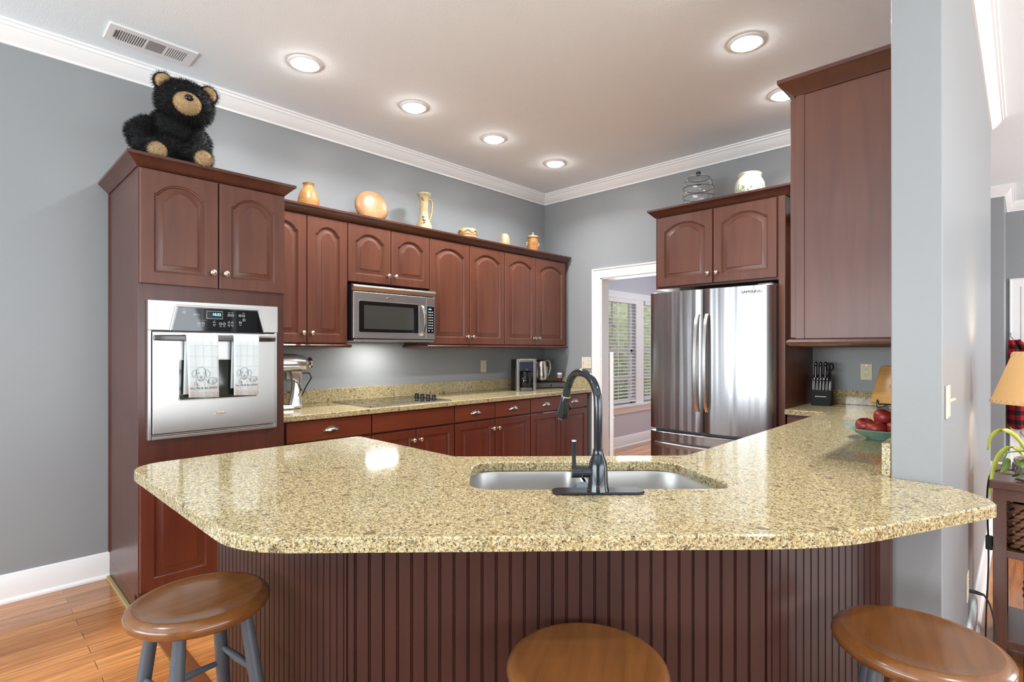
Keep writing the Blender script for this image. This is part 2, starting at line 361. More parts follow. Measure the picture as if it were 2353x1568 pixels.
# open door leaf with lever in the laundry doorway
dleaf = thing('door_1', None, None, (-3.035, YB+.14, 0), 124); dleaf['kind'] = 'structure'
link_mesh('door_panel', MB().box(0, .72, -.02, .018, .01, 1.285), M['white'], dleaf, bevel=.003)
mb = MB()
for z0, z1 in ((.12, .60), (.68, 1.20)):
    for a0, a1 in ((.10, .32), (.40, .62)):
        mb.box(a0, a1, -.026, -.02, z0, z1)
link_mesh('raised_field', mb, M['white'], dleaf, bevel=.004)
mb = MB(); mb.tube([(.66, -.03, 1.265), (.66, -.06, 1.265), (.64, -.065, 1.267), (.54, -.065, 1.27)], .008, 8); mb.lathe([(.025, 0), (.025, .008)], 16); mb.tr(TR(.66, -.02, 1.265) @ RX(90), len(mb.v)-32)
link_mesh('door_handle', mb, M['nickel'], dleaf)
# laundry window pair (double hung) in the left laundry wall, seen through the doorway
def dh_window(n, y0, y1, z0=.57, z1=2.0):
    w = thing('window_%d' % n, None, None, (-3.90, y0, z0)); w['kind'] = 'structure'
    W, Hh = y1-y0, z1-z0; mb = MB()
    for a0, a1, b0, b1 in ((0, .045, 0, Hh), (W-.045, W, 0, Hh), (0, W, 0, .05), (0, W, Hh-.05, Hh), (0, W, Hh/2-.025, Hh/2+.025)):
        mb.box(-.09, -.05, a0, a1, b0, b1)
    for zz in (Hh*.25, Hh*.75): mb.box(-.08, -.06, .04, W-.04, zz-.01, zz+.01)
    mb.box(-.08, -.06, W*.5-.01, W*.5+.01, .04, Hh-.04)
    link_mesh('window_frame', mb, M['white'], w)
    link_mesh('window_pane', MB().box(-.072, -.068, .04, W-.04, .04, Hh-.04), M['pane'], w)
    return w
dh_window(1, 5.60, 6.55); dh_window(2, 6.75, 7.70)
mb = MB()
for a0, a1, b0, b1 in ((5.51, 5.60, .48, 2.09), (6.55, 6.75, .55, 2.0), (7.70, 7.79, .48, 2.09), (5.51, 7.79, 2.0, 2.09)): mb.box(-3.90, -3.882, a0, a1, b0, b1)
mb.box(-3.90, -3.84, 5.48, 7.82, .54, .57); mb.box(-3.90, -3.885, 5.51, 7.79, .45, .54)
struct('trim_5', mb, M['white'], bevel=.003)
slat_m = mat('white_blind_slat', L(238, 240, 240), .5)
def blind(y0, y1, label):
    b = thing('window_blind', label, 'window blind', (-3.895, y0, .60), 0, 'white slatted blinds on the laundry windows')
    W = y1-y0
    link_mesh('headrail', MB().box(-.02, .03, .01, W-.01, 1.34, 1.395), slat_m, b, bevel=.003)
    mb = MB()
    for k in range(29):
        z = .04+k*.0455; st = len(mb.v)
        mb.box(-.022, .022, .012, W-.012, -.0012, .0012); mb.tr(TR(.0, 0, z) @ RY(14), st)
    link_mesh('slats', mb, slat_m, b)
    link_mesh('bottom_rail', MB().box(-.02, .02, .01, W-.01, .0, .022), slat_m, b, bevel=.003)
    mb = MB()
    for q in (.18, .5, .82): mb.box(.021, .0225, W*q-.006, W*q+.006, .01, 1.34)
    link_mesh('ladder_tape', mb, slat_m, b)
blind(5.61, 6.54, 'white slatted blind on the laundry window nearer the doorway')
blind(6.76, 7.69, 'white slatted blind on the laundry window partly behind the fridge')
# what the windows look out on
grass = mat('lawn_green', L(74, 92, 46), .9, var=.35, vscale=3)
struct('ground', MB().box(-40, 40, -40, 40, -.45, -.4), grass, smooth=False)
leafm = mat('hedge_leaf', L(200, 198, 160), .8, var=.5, vscale=9)
def hedge(label, c, r, seed):
    rnd = random.Random(seed); mb = MB()
    for i in range(3200):
        th, ph = rnd.uniform(0, 2*pi), math.acos(rnd.uniform(-.4, 1)); k = rnd.uniform(.82, 1.05)
        p = Vector((r[0]*k*sin(ph)*cos(th), r[1]*k*sin(ph)*sin(th), r[2]*k*cos(ph)))
        e1 = Vector((rnd.uniform(-1, 1), rnd.uniform(-1, 1), rnd.uniform(-1, 1))).normalized()*.075; e2 = e1.orthogonal().normalized()*.05
        mb.add([p-e1, p-e2, p+e1, p+e2], [(0, 1, 2, 3)])
    o = thing('shrub', label, 'shrub', c, group='shrubs outside the laundry window')
    link_mesh('foliage', mb, leafm, o, smooth=False)
    mb2 = MB().sphere((0, 0, 0), [q*.8 for q in r], 16, 10); link_mesh('inner_foliage', mb2, leafm, o)
    link_mesh('stem', MB().tube([(0, 0, -r[2]-.3 if c[2] > r[2] else -c[2]-.4), (0, 0, 0)], .12, 8), mat('bark', L(84, 70, 56), .9), o)
hedge('grey-green shrub outside, behind the left side of the laundry blinds', (-8.2, 9.4, 1.2), (1.7, 1.9, 2.4), 1)
hedge('grey-green shrub outside, behind the right side of the laundry blinds', (-9.2, 15.0, 1.3), (2.2, 2.6, 2.9), 2)

# frames of the windows behind the camera, plus the added hall one
def big_window(n, axis, a0, a1, p, zb=.35, zt=2.6):
    w = thing('window_%d' % n, None, None, (a0, p, zb) if axis == 'x' else (p, a0, zb)); w['kind'] = 'structure'
    W, Hh = a1-a0, zt-zb; mb = MB()
    R = [(0, .05, 0, Hh), (W-.05, W, 0, Hh), (0, W, 0, .06), (0, W, Hh-.06, Hh), (W/2-.02, W/2+.02, 0, Hh), (0, W, Hh/2-.02, Hh/2+.02)]
    for b0, b1, c0, c1 in R:
        mb.box(b0, b1, -.03, .03, c0, c1) if axis == 'x' else mb.box(-.03, .03, b0, b1, c0, c1)
    link_mesh('window_frame', mb, M['white'], w)
for i, (a0, a1) in enumerate(((-3.6, -2.3), (-2.15, -.85), (-.7, .6))): big_window(3+i, 'x', a0, a1, -4.04)
for i, (a0, a1) in enumerate(((-2.1, -.5), (-.3, 1.3), (1.5, 3.0), (5.2, 7.0))): big_window(6+i, 'y', a0, a1, 4.04)

# hall door on the far wall
mb = casing(MB(), -.02, .80, 2.03, 8.4)
struct('trim_6', mb, M['white'], sharp=25)
hd = thing('door_2', None, None, (-.02, 8.395, 0)); hd['kind'] = 'structure'
link_mesh('door_panel', MB().box(0, .82, -.012, 0, 0, 2.03), M['white'], hd, bevel=.002)
mb = MB()
for z0, z1 in ((.2, .8), (.95, 1.85)):
    for a0, a1 in ((.10, .37), (.45, .72)): mb.box(a0, a1, -.02, -.012, z0, z1)
link_mesh('raised_field', mb, M['white'], hd, bevel=.004)

# wood strip that crosses the floor between the peninsula and the tall cabinet
strip = wood('walnut_strip', L(120, 72, 42), L(92, 52, 30), .25, .4, axis='x')
o = struct('trim_7', MB().box(-3.40, -2.175, .628, .70, 0, .006), strip, bevel=.002)

# ------------------------------------------------------------ cabinet parts
def circ(k, c, s):
    R_ = (c*c/4+s*s)/(2*s); x = (k/16-.5)*c
    return sqrt(R_*R_-x*x)-(R_-s)
def door_mb(w, h, arch=True, fr=.058, th=.02, rise=None):
    xl, xr, zb = fr, w-fr, fr
    if arch:
        rise = rise or min(.056, (xr-xl)*.29); zs = h-fr-rise; a = .014
        top = [(xr, zs)]+[(xr-a-(xr-xl-2*a)*k/16, zs+.004+circ(k, xr-xl-2*a, rise-.004)) for k in range(17)]+[(xl, zs)]
    else: top = [(xr, h-fr), (xl, h-fr)]
    pts = [(xl, zb), (xr, zb)]+top; n = len(pts); cx = w/2; W = xr-xl
    out = [(0, 0), (w, 0), (w, h)]+[(x, h) for x, z in top[1:-1]]+[(0, h)]
    def ins(d, y):
        res = []
        for i, (x, z) in enumerate(pts):
            x2 = cx+(x-cx)*(W-2*d)/W; z2 = z+d if i < 2 else z-d
            res.append((x2, y, z2))
        return res
    c = .003
    o2 = [(min(max(x, c), w-c), min(max(z, c), h-c)) for x, z in out]
    lp = [[(x, 0, z) for x, z in out], [(x, -th+c, z) for x, z in out], [(x, -th, z) for x, z in o2],
          ins(0, -th), ins(.0035, -th+.005), ins(.007, -th+.0055), ins(.010, -th+.011), ins(.015, -th+.011), ins(.040, -th+.003), ins(.0415, -th+.0005)]
    return MB().loops(lp)
def knob_mb(x, y, z, r=.0155):
    mb = MB().lathe([(.009, 0), (.007, .003), (.0055, .010), (.006, .014), (r*.8, .017), (r, .021), (r*.96, .026), (r*.6, .031), (r*.2, .0325)], 16)
    return mb.tr(TR(x, y, z) @ RX(90))
def pull_mb(x, y, z, a=.047, b=.026, c=.024):
    mb = MB(); N, K = 14, 6; rows = []
    for i in range(K+1):
        v = pi/2*i/K
        rows.append([(-a*cos(pi*u/N), -c*sin(pi*u/N)*sin(v)-.001, b*sin(pi*u/N)*cos(v)) for u in range(N+1)])
    mb.loops(rows, False, False, closed=False)
    rows2 = [[(p[0]*.94, p[1]*.9, p[2]*.9) for p in r] for r in rows]; mb.loops(rows2, False, False, closed=False)
    rim = [(-a*1.1*cos(pi*u/N), -.0015, (b+.004)*sin(pi*u/N)-.002) for u in range(N+1)]; mb.tube(rim, .0028, 6)
    mb.tube([(-a*1.1, -.002, -.002), (-a, -.003, -.004)], .004, 6); mb.tube([(a*1.1, -.002, -.002), (a, -.003, -.004)], .004, 6)
    return mb.tr(TR(x, y, z))
CABCROWN = lambda z: [(0, z), (.006, z), (.010, z+.006), (.046, z+.043), (.052, z+.046), (.052, z+.060), (-.02, z+.060), (-.02, z+.0)]
def cab_door(t, x0, x1, z0, z1, d, arch=True, knob=None, wm=None, frame=.058):
    wm = wm or M['cherry']
    o = link_mesh('door', door_mb(x1-x0, z1-z0, arch, frame), wm, t, sharp=30); o.location = (x0, -d, z0)
    if knob:
        kx = .028 if knob[0] == 'l' else (x1-x0)-.028; link_mesh('knob', knob_mb(kx, -.02, knob[1]-z0), M['nickel'], o)
    return o
def cab_drawer(t, x0, x1, z0, z1, d, pull=True):
    o = link_mesh('drawer', MB().box(0, x1-x0, -.02, 0, 0, z1-z0), M['cherry_x'], t, bevel=.004); o.location = (x0, -d, z0)
    if pull: link_mesh('cup_pull', pull_mb((x1-x0)/2, -.02, (z1-z0)*.5-.008), M['nickel'], o)
    return o
def crown_part(t, path, z, name='crown_molding'):
    return link_mesh(name, sweep(MB(), path, CABCROWN(z), side=1), M['cherry_dark'], t, sharp=25)
def rail_part(t, path, z):
    P = [(-.03, z), (.018, z), (.026, z+.006), (.028, z+.014), (.022, z+.022), (.008, z+.026), (-.03, z+.026)]
    return link_mesh('light_rail', sweep(MB(), path, P, side=1), M['cherry_dark'], t, sharp=30)

# ------------------------------------------------------------ tall oven cabinet (left wall)
TY0, TY1 = .617, 1.327
t = thing('oven_cabinet', 'tall dark cherry cabinet housing the wall oven, arched doors on top', 'cabinet', (XA, TY0, 0), 90)
W, D = TY1-TY0, .70
mb = MB().box(0, W, -D, -.001, .10, 2.205); mb.box(0, W, -D+.07, -.001, 0.0, .10)
link_mesh('carcass', mb, M['cherry_dark'], t, bevel=.002)
cab_door(t, .004, .353, 1.635, 2.198, D, True, ('r', 1.715)); cab_door(t, .360, W-.004, 1.635, 2.198, D, True, ('l', 1.715))
cab_door(t, .004, .353, .125, .655, D, False, wm=M['cherry_base']); cab_door(t, .360, W-.004, .125, .655, D, False, wm=M['cherry_base'])
crown_part(t, [(0, -.004), (0, -D-.0), (W, -D-.0), (W, -.405)], 2.205)
link_mesh('scribe_strip', MB().box(-.006, 0, -.03, -.002, .15, 2.20), M['cherry_dark'], t)
brass = mat('pale_gold_strip', L(170, 150, 104), .5)
link_mesh('shoe_molding', MB().box(-.018, 0, -D+.03, -.03, 0, .018), brass, t, bevel=.003)

# wall oven
ov = thing('wall_oven', 'stainless steel wall oven with black control panel and window', 'oven', (XA+D, .652, .865), 90)
OW, OH = .628, .69
link_mesh('housing', MB().box(.006, OW-.006, -.012, -.001, .0, OH-.15), M['blackplastic'], ov)
mb = MB(); st = 0
mb.prism([(0, -.0), (0, -.030), (OW, -.030), (OW, 0)], OH-.148, OH)
mb.box(0, .014, -.03, 0, 0, OH-.148); mb.box(OW-.014, OW, -.02, 0, 0, OH-.148)
link_mesh('control_fascia', mb, M['steel'], ov, bevel=.002)
mb = MB().loops([[(.128, -.033, OH-.030), (.515, -.033, OH-.030), (.545, -.033, OH-.148), (.102, -.033, OH-.148)][::-1],
                 [(.128, -.029, OH-.030), (.515, -.029, OH-.030), (.545, -.029, OH-.148), (.102, -.029, OH-.148)][::-1]])
cp = link_mesh('control_panel', mb, M['blackglass'], ov)
mb = MB()
for a, b in (((.120, OH-.023), (.523, OH-.023)), ((.523, OH-.023), (.553, OH-.148)), ((.120, OH-.023), (.093, OH-.148))):
    mb.tube([(a[0], -.031, a[1]), (b[0], -.031, b[1])], .006, 6)
link_mesh('panel_bezel', mb, M['steel'], cp)
mb = MB().box(.258, .335, -.0336, -.033, OH-.082, OH-.042)
link_mesh('display_window', mb, mat('display_dark', (.01, .02, .025, 1), .1), cp)
mb = MB(); strokes(mb, [[(.258, OH-.082), (.335, OH-.082), (.335, OH-.042), (.258, OH-.042), (.258, OH-.082)]], .0009, -.0338)
def ring(cx, cz, r): strokes(mb, [[(cx+r*cos(2*pi*k/12), cz+r*sin(2*pi*k/12)) for k in range(13)]], .0008, -.0338); strokes(mb, [[(cx-r*.4, cz), (cx+r*.4, cz)]], .0008, -.0338)
def tri(cx, cz, r, s): strokes(mb, [[(cx-r, cz-s*r*.7), (cx+r, cz-s*r*.7), (cx, cz+s*r), (cx-r, cz-s*r*.7)]], .0008, -.0338)
for x, z in ((.155, .046), (.222, .100), (.242, .100), (.325, .100), (.343, .100), (.367, .052), (.384, .052), (.423, .052), (.441, .052), (.424, .090), (.443, .075)): ring(x, OH-z-.008, .0065)
for x in (.295, .367, .384): tri(x, OH-.098, .006, 1); tri(x, OH-.116, .006, -1)
for x, z in ((.222, .118), (.242, .118), (.155, .034), (.325, .118), (.343, .118), (.367, .042), (.384, .042), (.424, .108), (.441, .042)): strokes(mb, [[(x-.006, OH-z-.004), (x+.006, OH-z-.004)]], .0008, -.0338)
for k in range(12):
    if k != 6: strokes(mb, [[(.203+k*.0048, OH-.092), (.2055+k*.0048, OH-.092)]], .0007, -.0338)
strokes(mb, [[(.196, OH-.064), (.203, OH-.060), (.208, OH-.064), (.203, OH-.068), (.196, OH-.064)], [(.208, OH-.064), (.224, OH-.064)]], .0009, -.0338)
for lo, hi in ((0, .18), (.18, .25), (.25, .355), (.355, .405), (.405, 1)):
    fs = [f for f in mb.f if lo <= mb.v[f[0]][0] < hi]
    if fs:
        ids = sorted({i for f in fs for i in f}); mp_ = {i: n for n, i in enumerate(ids)}
        link_mesh('button_markings', MB().add([mb.v[i] for i in ids], [tuple(mp_[i] for i in f) for f in fs]), M['print'], cp)
link_mesh('clock_digits', text_mb('10:32', .019).tr(TR(.306, -.0342, OH-.060)), M['led'], cp)
# oven door
od = link_mesh('oven_door', MB().box(.018, OW-.016, -.034, -.012, .028, OH-.156), M['steel'], ov, bevel=.003)
mb = MB().prism(rpoly([(.132, .190), (.512, .190), (.512, .392), (.132, .392)], .012, 4), 0, .003).tr(TR(0, -.0345, 0) @ RX(90))
link_mesh('oven_window', mb, mat('oven_window_glass', (.015, .02, .015, 1), .05, spec=.8), od)
mb = MB(); q = rpoly([(.130, .188), (.514, .188), (.514, .394), (.130, .394)], .014, 4); mb.tube([(a, -.0355, b) for a, b in q+[q[0]]], .0028, 6); link_mesh('window_bezel', mb, M['steel'], od)
mb = MB(); hz = OH-.186
rows = []
for k in range(21):
    x = .022+(OW-.044)*k/20; bow = sin(pi*k/20)**.35; yy = -.038-.030*bow; hh = .013+.002*bow
    rows.append([(x, yy, hz-hh), (x, yy-.012, hz-hh+.004), (x, yy-.014, hz+hh-.006), (x, yy-.006, hz+hh), (x, yy+.004, hz+hh), (x, yy+.004, hz-hh)])
mb.loops(rows); mb.box(.02, .05, -.05, -.033, hz-.010, hz+.012); mb.box(OW-.05, OW-.02, -.05, -.033, hz-.010, hz+.012)
link_mesh('door_handle', mb, M['steel_dark'], od, bevel=.001)
def badge(par, x, y, z, w=.055):
    N = 24; pts = [(w/2*cos(2*pi*k/N)*(1+.12*abs(cos(2*pi*k/N))**3), w*.19*sin(2*pi*k/N)) for k in range(N)]
    b = link_mesh('logo_badge', MB().prism(pts, 0, .003, .001).tr(TR(x, y, z) @ RX(90)), M['nickel'], par)
    link_mesh('badge_lettering', text_mb('Whirlpool', w*.19, .0003).tr(TR(x, y-.0034, z)), M['greyplastic'], b)
badge(od, .323, -.034, .108)
mb = MB().box(.016, OW-.014, -.030, -.010, 0, .016); mb.box(.016, OW-.014, -.022, -.012, .017, .024)
link_mesh('bottom_vent', mb, M['steel'], ov, bevel=.002)

# dish towels on the oven handle
towel_m = mat('white_waffle_cotton', L(216, 226, 228), .95, bump=.25, bscale=500)
def towel(label, x0, w, drop, shift, back):
    t = thing('dish_towel', label, 'towel', (XA+D, .652, .865), 90, 'white dog towels on the oven handle')
    mb = MB(); hz = OH-.186; rows = []
    path = [(-.057, hz-back), (-.057, hz-.02), (-.058, hz+.012), (-.066, hz+.0195), (-.078, hz+.0195), (-.0865, hz+.010), (-.0875, hz-.03), (-.0875, hz-.1), (-.0865, hz-.2), (-.086, hz-drop)]
    # smooth resample
    for i, (y, z) in enumerate(path):
        front = i >= 5; f = max(0, (hz-z)/drop) if front else 0; bk = max(0, (hz-z)/back) if i < 2 else 0
        row = []
        for k in range(13):
            u = k/12; x = x0+w*u*(1-.04*f)+shift*f-.006*bk
            row.append((x, y-(.003*sin(u*9+f*3)*f), z-(.006*u*f if front else 0)))
        rows.append(row)
    mb.loops(rows, False, False, closed=False)
    o = link_mesh('cloth', mb, towel_m, t, sharp=60)
    sd = o.modifiers.new('thickness', 'SOLIDIFY'); sd.thickness = .003; sd.offset = -1
    # woven window-pane lines
    mb = MB()
    for q in (.24, .5, .76): mb.tube([(x0+w*q*(1-.04*f)+shift*f, -.0888-.003*sin(q*9+f*3)*f, hz-drop*f-.006*q*f) for f in [j/12 for j in range(13)]], .0007, 4)
    for f in (.12, .30, .48, .66, .90): mb.tube([(x0+w*q*(1-.04*f)+shift*f, -.0888-.003*sin(q*9+f*3)*f, hz-drop*f-.006*q*f) for q in [j/10 for j in range(11)]], .0007, 4)
    link_mesh('woven_lines', mb, mat('towel_line', L(206, 210, 206), .95), o)
    # line drawing of two dogs and the motto
    ax = x0+w*.40+shift*.65; az = hz-drop*.64; s = w*.0098
    P = lambda pts: [(ax+a*s, az+b*s) for a, b in pts]
    dog = [[(-14, 18), (-10, 27), (0, 31), (10, 27), (14, 18)], [(-14, 20), (-22, 22), (-30, 10), (-27, 0), (-20, -6), (-17, 4), (-14, 18)], [(14, 20), (22, 20), (30, 8), (26, -2), (19, -8), (16, 4), (14, 18)],
           [(-14, 16), (-13, 0), (-10, -12), (-4, -17), (4, -17), (10, -12), (13, 0), (14, 16)], [(-4, -2), (0, 1), (4, -2), (2, -7), (-2, -7), (-4, -2)], [(-2, -4), (2, -4)], [(0, -7), (0, -11), (-6, -13)], [(0, -11), (6, -13)],
           [(-10, 10), (-5, 12)], [(-9, 9), (-6, 8), (-5, 11)], [(5, 12), (10, 10)], [(6, 8), (9, 9), (9, 11)], [(-9, -14), (0, -21), (9, -14)], [(-13, -12), (-19, -22), (-20, -36)], [(12, -12), (20, -20), (24, -32)], [(-14, -24), (-9, -36)], [(-15, -27), (-10, -38)], [(8, -24), (12, -34)],
           [(24, -14), (30, -8), (40, -7), (48, -12), (50, -22), (44, -30), (34, -32), (26, -26), (24, -14)], [(25, -12), (22, -20), (26, -26)], [(48, -11), (54, -16), (50, -24)], [(31, -15), (35, -16)], [(41, -16), (45, -15)], [(35, -22), (39, -20), (42, -22), (39, -26), (35, -22)], [(34, -28), (38, -26), (43, -28)]]
    mb = MB(); strokes(mb, [P(l) for l in dog], .0007, -.0892); link_mesh('dog_drawing', mb, M['ink'], o)
    link_mesh('lettering', text_mb('You, Me & the DOGS', w*.098, .0003).tr(TR(ax+s*8, -.0897, az-s*44)), M['ink'], o)
towel('white waffle dish towel with dog drawing, left one on the oven handle', .150, .146, .300, .012, .285)
towel('white waffle dish towel with dog drawing, right one on the oven handle', .372, .130, .302, .002, .265)

# ------------------------------------------------------------ upper cabinets, left wall
UD = .332
def upper(y0, y1, z0, z1, doors, label, crown_end=0, rail=True, name='wall_cabinet', ends=(0, 0)):
    t = thing(name, label, 'cabinet', (XA, y0, 0), 90, 'arched wall cabinets along the left wall')
    W = y1-y0
    link_mesh('carcass', MB().box(0, W, -UD, -.001, z0, z1), M['cherry_dark'], t, bevel=.0015)
    for (a, b, kn) in doors: cab_door(t, a-y0, b-y0, z0+.004, z1-.008, UD, True, (kn, z0+.07))
    path = [(0, -UD), (W, -UD)]
    if crown_end: path.append((W, -.004))
    crown_part(t, path, z1)
    if rail:
        p = [(0, -UD), (W, -UD)]
        if ends[0]: p = [(0, -.01)]+p
        if ends[1]: p = p+[(W, -.01)]
        rail_part(t, p, z0-.027)
    return t
upper(1.330, 1.930, 1.352, 2.220, [(1.333, 1.628, 'r'), (1.633, 1.927, 'l')], 'tall cherry wall cabinet between the oven cabinet and the microwave', ends=(0, 1))
upper(1.930, 2.652, 1.795, 2.220, [(1.933, 2.287, 'r'), (2.293, 2.649, 'l')], 'short cherry wall cabinet directly above the microwave', rail=False)
upper(2.652, 3.516, 1.352, 2.220, [(2.655, 3.080, 'r'), (3.086, 3.513, 'l')], 'cherry wall cabinet just right of the microwave', ends=(1, 0))
upper(3.516, 4.425, 1.352, 2.220, [(3.519, 3.952, 'r'), (3.958, 4.421, 'l')], 'cherry wall cabinet at the corner end of the left wall row', crown_end=1, ends=(0, 1))

# microwave
mw = thing('microwave', 'stainless over-the-range microwave hanging above the cooktop', 'microwave', (XA, 1.936, 1.385), 90)
MWW, MD, MH = .726, .40, .395
link_mesh('body', MB().box(.004, MWW-.004, -MD+.015, -.001, 0, MH), M['blackplastic'], mw)
mb = MB(); rows = []
for x in (.0, MWW): rows.append([(x, -MD+.01, MH-.004), (x, -MD-.018, MH-.010), (x, -MD-.020, MH-.022), (x, -MD-.004, MH-.050), (x, -MD+.01, MH-.052)])
mb.loops(rows); link_mesh('vent_grille', mb, M['steel'], mw, bevel=.001)
md = link_mesh('microwave_door', MB().box(.002, .632, -MD-.012, -MD+.012, .006, MH-.056), M['steel'], mw, bevel=.004)
mb = MB().prism(rpoly([(.046, .052), (.560, .052), (.560, .272), (.046, .272)], .012, 4), 0, .002).tr(TR(0, -MD-.012, 0) @ RX(90)); link_mesh('door_window', mb, M['blackglass'], md)
mb = MB().prism(rpoly([(.085, .075), (.515, .075), (.515, .245), (.085, .245)], .004, 3), 0, .0006).tr(TR(0, -MD-.0142, 0) @ RX(90)); link_mesh('window_mesh', mb, mat('microwave_mesh', (.045, .045, .04, 1), .12), md)
mb = MB(); q = rpoly([(.042, .048), (.564, .048), (.564, .276), (.042, .276)], .014, 4); mb.tube([(a, -MD-.0135, b) for a, b in q+[q[0]]], .0025, 6); link_mesh('window_bezel', mb, M['steel'], md)
mb = MB(); rows = []
for k in range(17):
    u = k/16; z = .035+.235*u; yy = -MD-.014-.032*sin(pi*u)**.6; x = .590+.012*sin(pi*u)
    rows.append([(x-.010, yy, z), (x-.008, yy-.008, z), (x+.008, yy-.008, z), (x+.010, yy, z), (x+.006, yy+.004, z), (x-.006, yy+.004, z)])
mb.loops(rows); link_mesh('door_handle', mb, M['nickel'], md)
badge(md, .300, -MD-.012, .305, .048)
cpn = link_mesh('control_fascia', MB().box(.636, MWW-.002, -MD-.010, -MD+.012, .006, MH-.056), M['steel'], mw, bevel=.003)
link_mesh('keypad', MB().box(.647, MWW-.012, -MD-.0112, -MD-.0098, .055, .265), M['blackglass'], cpn)
mb = MB()
for r in range(8):
    for c in range(3):
        if r == 7 and c == 1: continue
        x = .663+c*.0165; z = .222-r*.021; mb.box(x-.0045, x+.0045, -MD-.0118, -MD-.0111, z-.0035, z+.0035)
link_mesh('key_markings', mb, M['print'], cpn)
link_mesh('clock_digits', text_mb('10:32', .013, .0003).tr(TR(.672, -MD-.0118, .245)), M['led'], cpn)
mb = MB().box(.01, MWW-.01, -MD-.006, -.02, -.014, 0); link_mesh('underside_hood', mb, M['steel'], mw, bevel=.004)
lens_m = mat('lens', L(220, 220, 225), .4)
tl = area_light('task_light', (.36, -.22, -.02), (0, 0, 0), .25, .08, 4, (1, .97, .92)); tl.parent = mw
for a in (.16, .34): link_mesh('task_lens', MB().box(a, a+.06, -.30, -.24, -.018, -.013), lens_m, mw)

# ------------------------------------------------------------ base cabinets, left wall
BD = .602
def base_unit(y0, y1, label, drawers, doors):
    t = thing('base_cabinet', label, 'cabinet', (XA, y0, 0), 90, 'cherry base cabinets along the left wall')
    W = y1-y0
    mb = MB().box(0, W, -BD, -.001, .10, .876); mb.box(0, W, -BD+.07, -.001, 0, .10)
    link_mesh('carcass', mb, M['cherry_dark'], t, bevel=.0015)
    for a, b, z0, z1, p in drawers: cab_drawer(t, a-y0, b-y0, z0, z1, BD, p)
    for a, b, kn in doors: cab_door(t, a-y0, b-y0, .112, .728, BD, False, (kn, .655), M['cherry_base'], .052)
base_unit(1.330, 1.958, 'cherry base cabinet with one wide drawer, beside the oven cabinet', [(1.375, 1.954, .742, .868, 1)], [(1.375, 1.662, 'r'), (1.667, 1.954, 'l')])
base_unit(1.958, 2.688, 'cherry base cabinet under the cooktop with plain false drawer front', [(1.964, 2.684, .742, .868, 0)], [(1.964, 2.322, 'r'), (2.328, 2.684, 'l')])
base_unit(2.688, 3.570, 'cherry base cabinet between the cooktop and the coffee maker end', [(2.694, 3.124, .742, .868, 1), (3.132, 3.566, .742, .868, 1)], [(2.694, 3.124, 'r'), (3.132, 3.566, 'l')])
base_unit(3.570, 4.440, 'cherry base cabinet beside the laundry doorway corner', [(3.576, 4.003, .742, .868, 1), (4.009, 4.434, .742, .868, 1)], [(3.576, 4.003, 'r'), (4.009, 4.434, 'l')])

# granite worktop on the left wall
ct = thing('granite_worktop', 'speckled granite worktop along the left wall holding the cooktop', 'worktop', (0, 0, 0))
pts = rpoly([(XA+.001, 1.329), (-3.158, 1.329), (-3.158, 4.495), (XA+.001, 4.495)], [0, .012, .01, 0], 4)
link_mesh('slab', MB().prism(pts, .878, .914, .004), M['granite'], ct)
link_mesh('backsplash', MB().box(XA+.001, XA+.021, 1.329, 4.495, .9145, 1.016), M['granite'], ct, bevel=.002)
link_mesh('end_backsplash', MB().box(XA+.022, -3.165, 4.474, 4.495, .9145, 1.016), M['granite'], ct, bevel=.002)
# cooktop
ck = thing('cooktop', 'black glass electric cooktop set into the left wall worktop', 'cooktop', (-3.75, 1.965, .9145))
link_mesh('glass_top', MB().box(.004, .526, .004, .706, .001, .006), mat('cooktop_glass', (.012, .012, .012, 1), .03, spec=1.0), ck, bevel=.001)
mb = MB(); mb.box(0, .53, 0, .006, 0, .007); mb.box(0, .53, .704, .71, 0, .007); mb.box(0, .006, 0, .71, 0, .007); mb.box(.524, .53, 0, .71, 0, .007)
link_mesh('steel_rim', mb, M['steel'], ck)
kb = None
for x in (.16, .235, .31, .385):
    mb = MB().lathe([(.021, 0), (.021, .006), (.017, .009), (.016, .024), (.012, .027)], 16); mb.box(-.004, .004, -.018, .018, .018, .032)
    o = link_mesh('knob', mb, M['blackplastic'], ck) if not kb else kb.copy()
    if kb: COL.objects.link(o)
    kb = o; o.location = (x, .655, .006)
mb = MB()
for cx, cy, r in ((.15, .17, .09), (.38, .17, .075), (.15, .45, .075), (.38, .45, .10)):
    mb.tube([(cx+r*cos(2*pi*k/32), cy+r*sin(2*pi*k/32), .0056) for k in range(33)], .0009, 4)
link_mesh('burner_markings', mb, M['greyplastic'], ck)

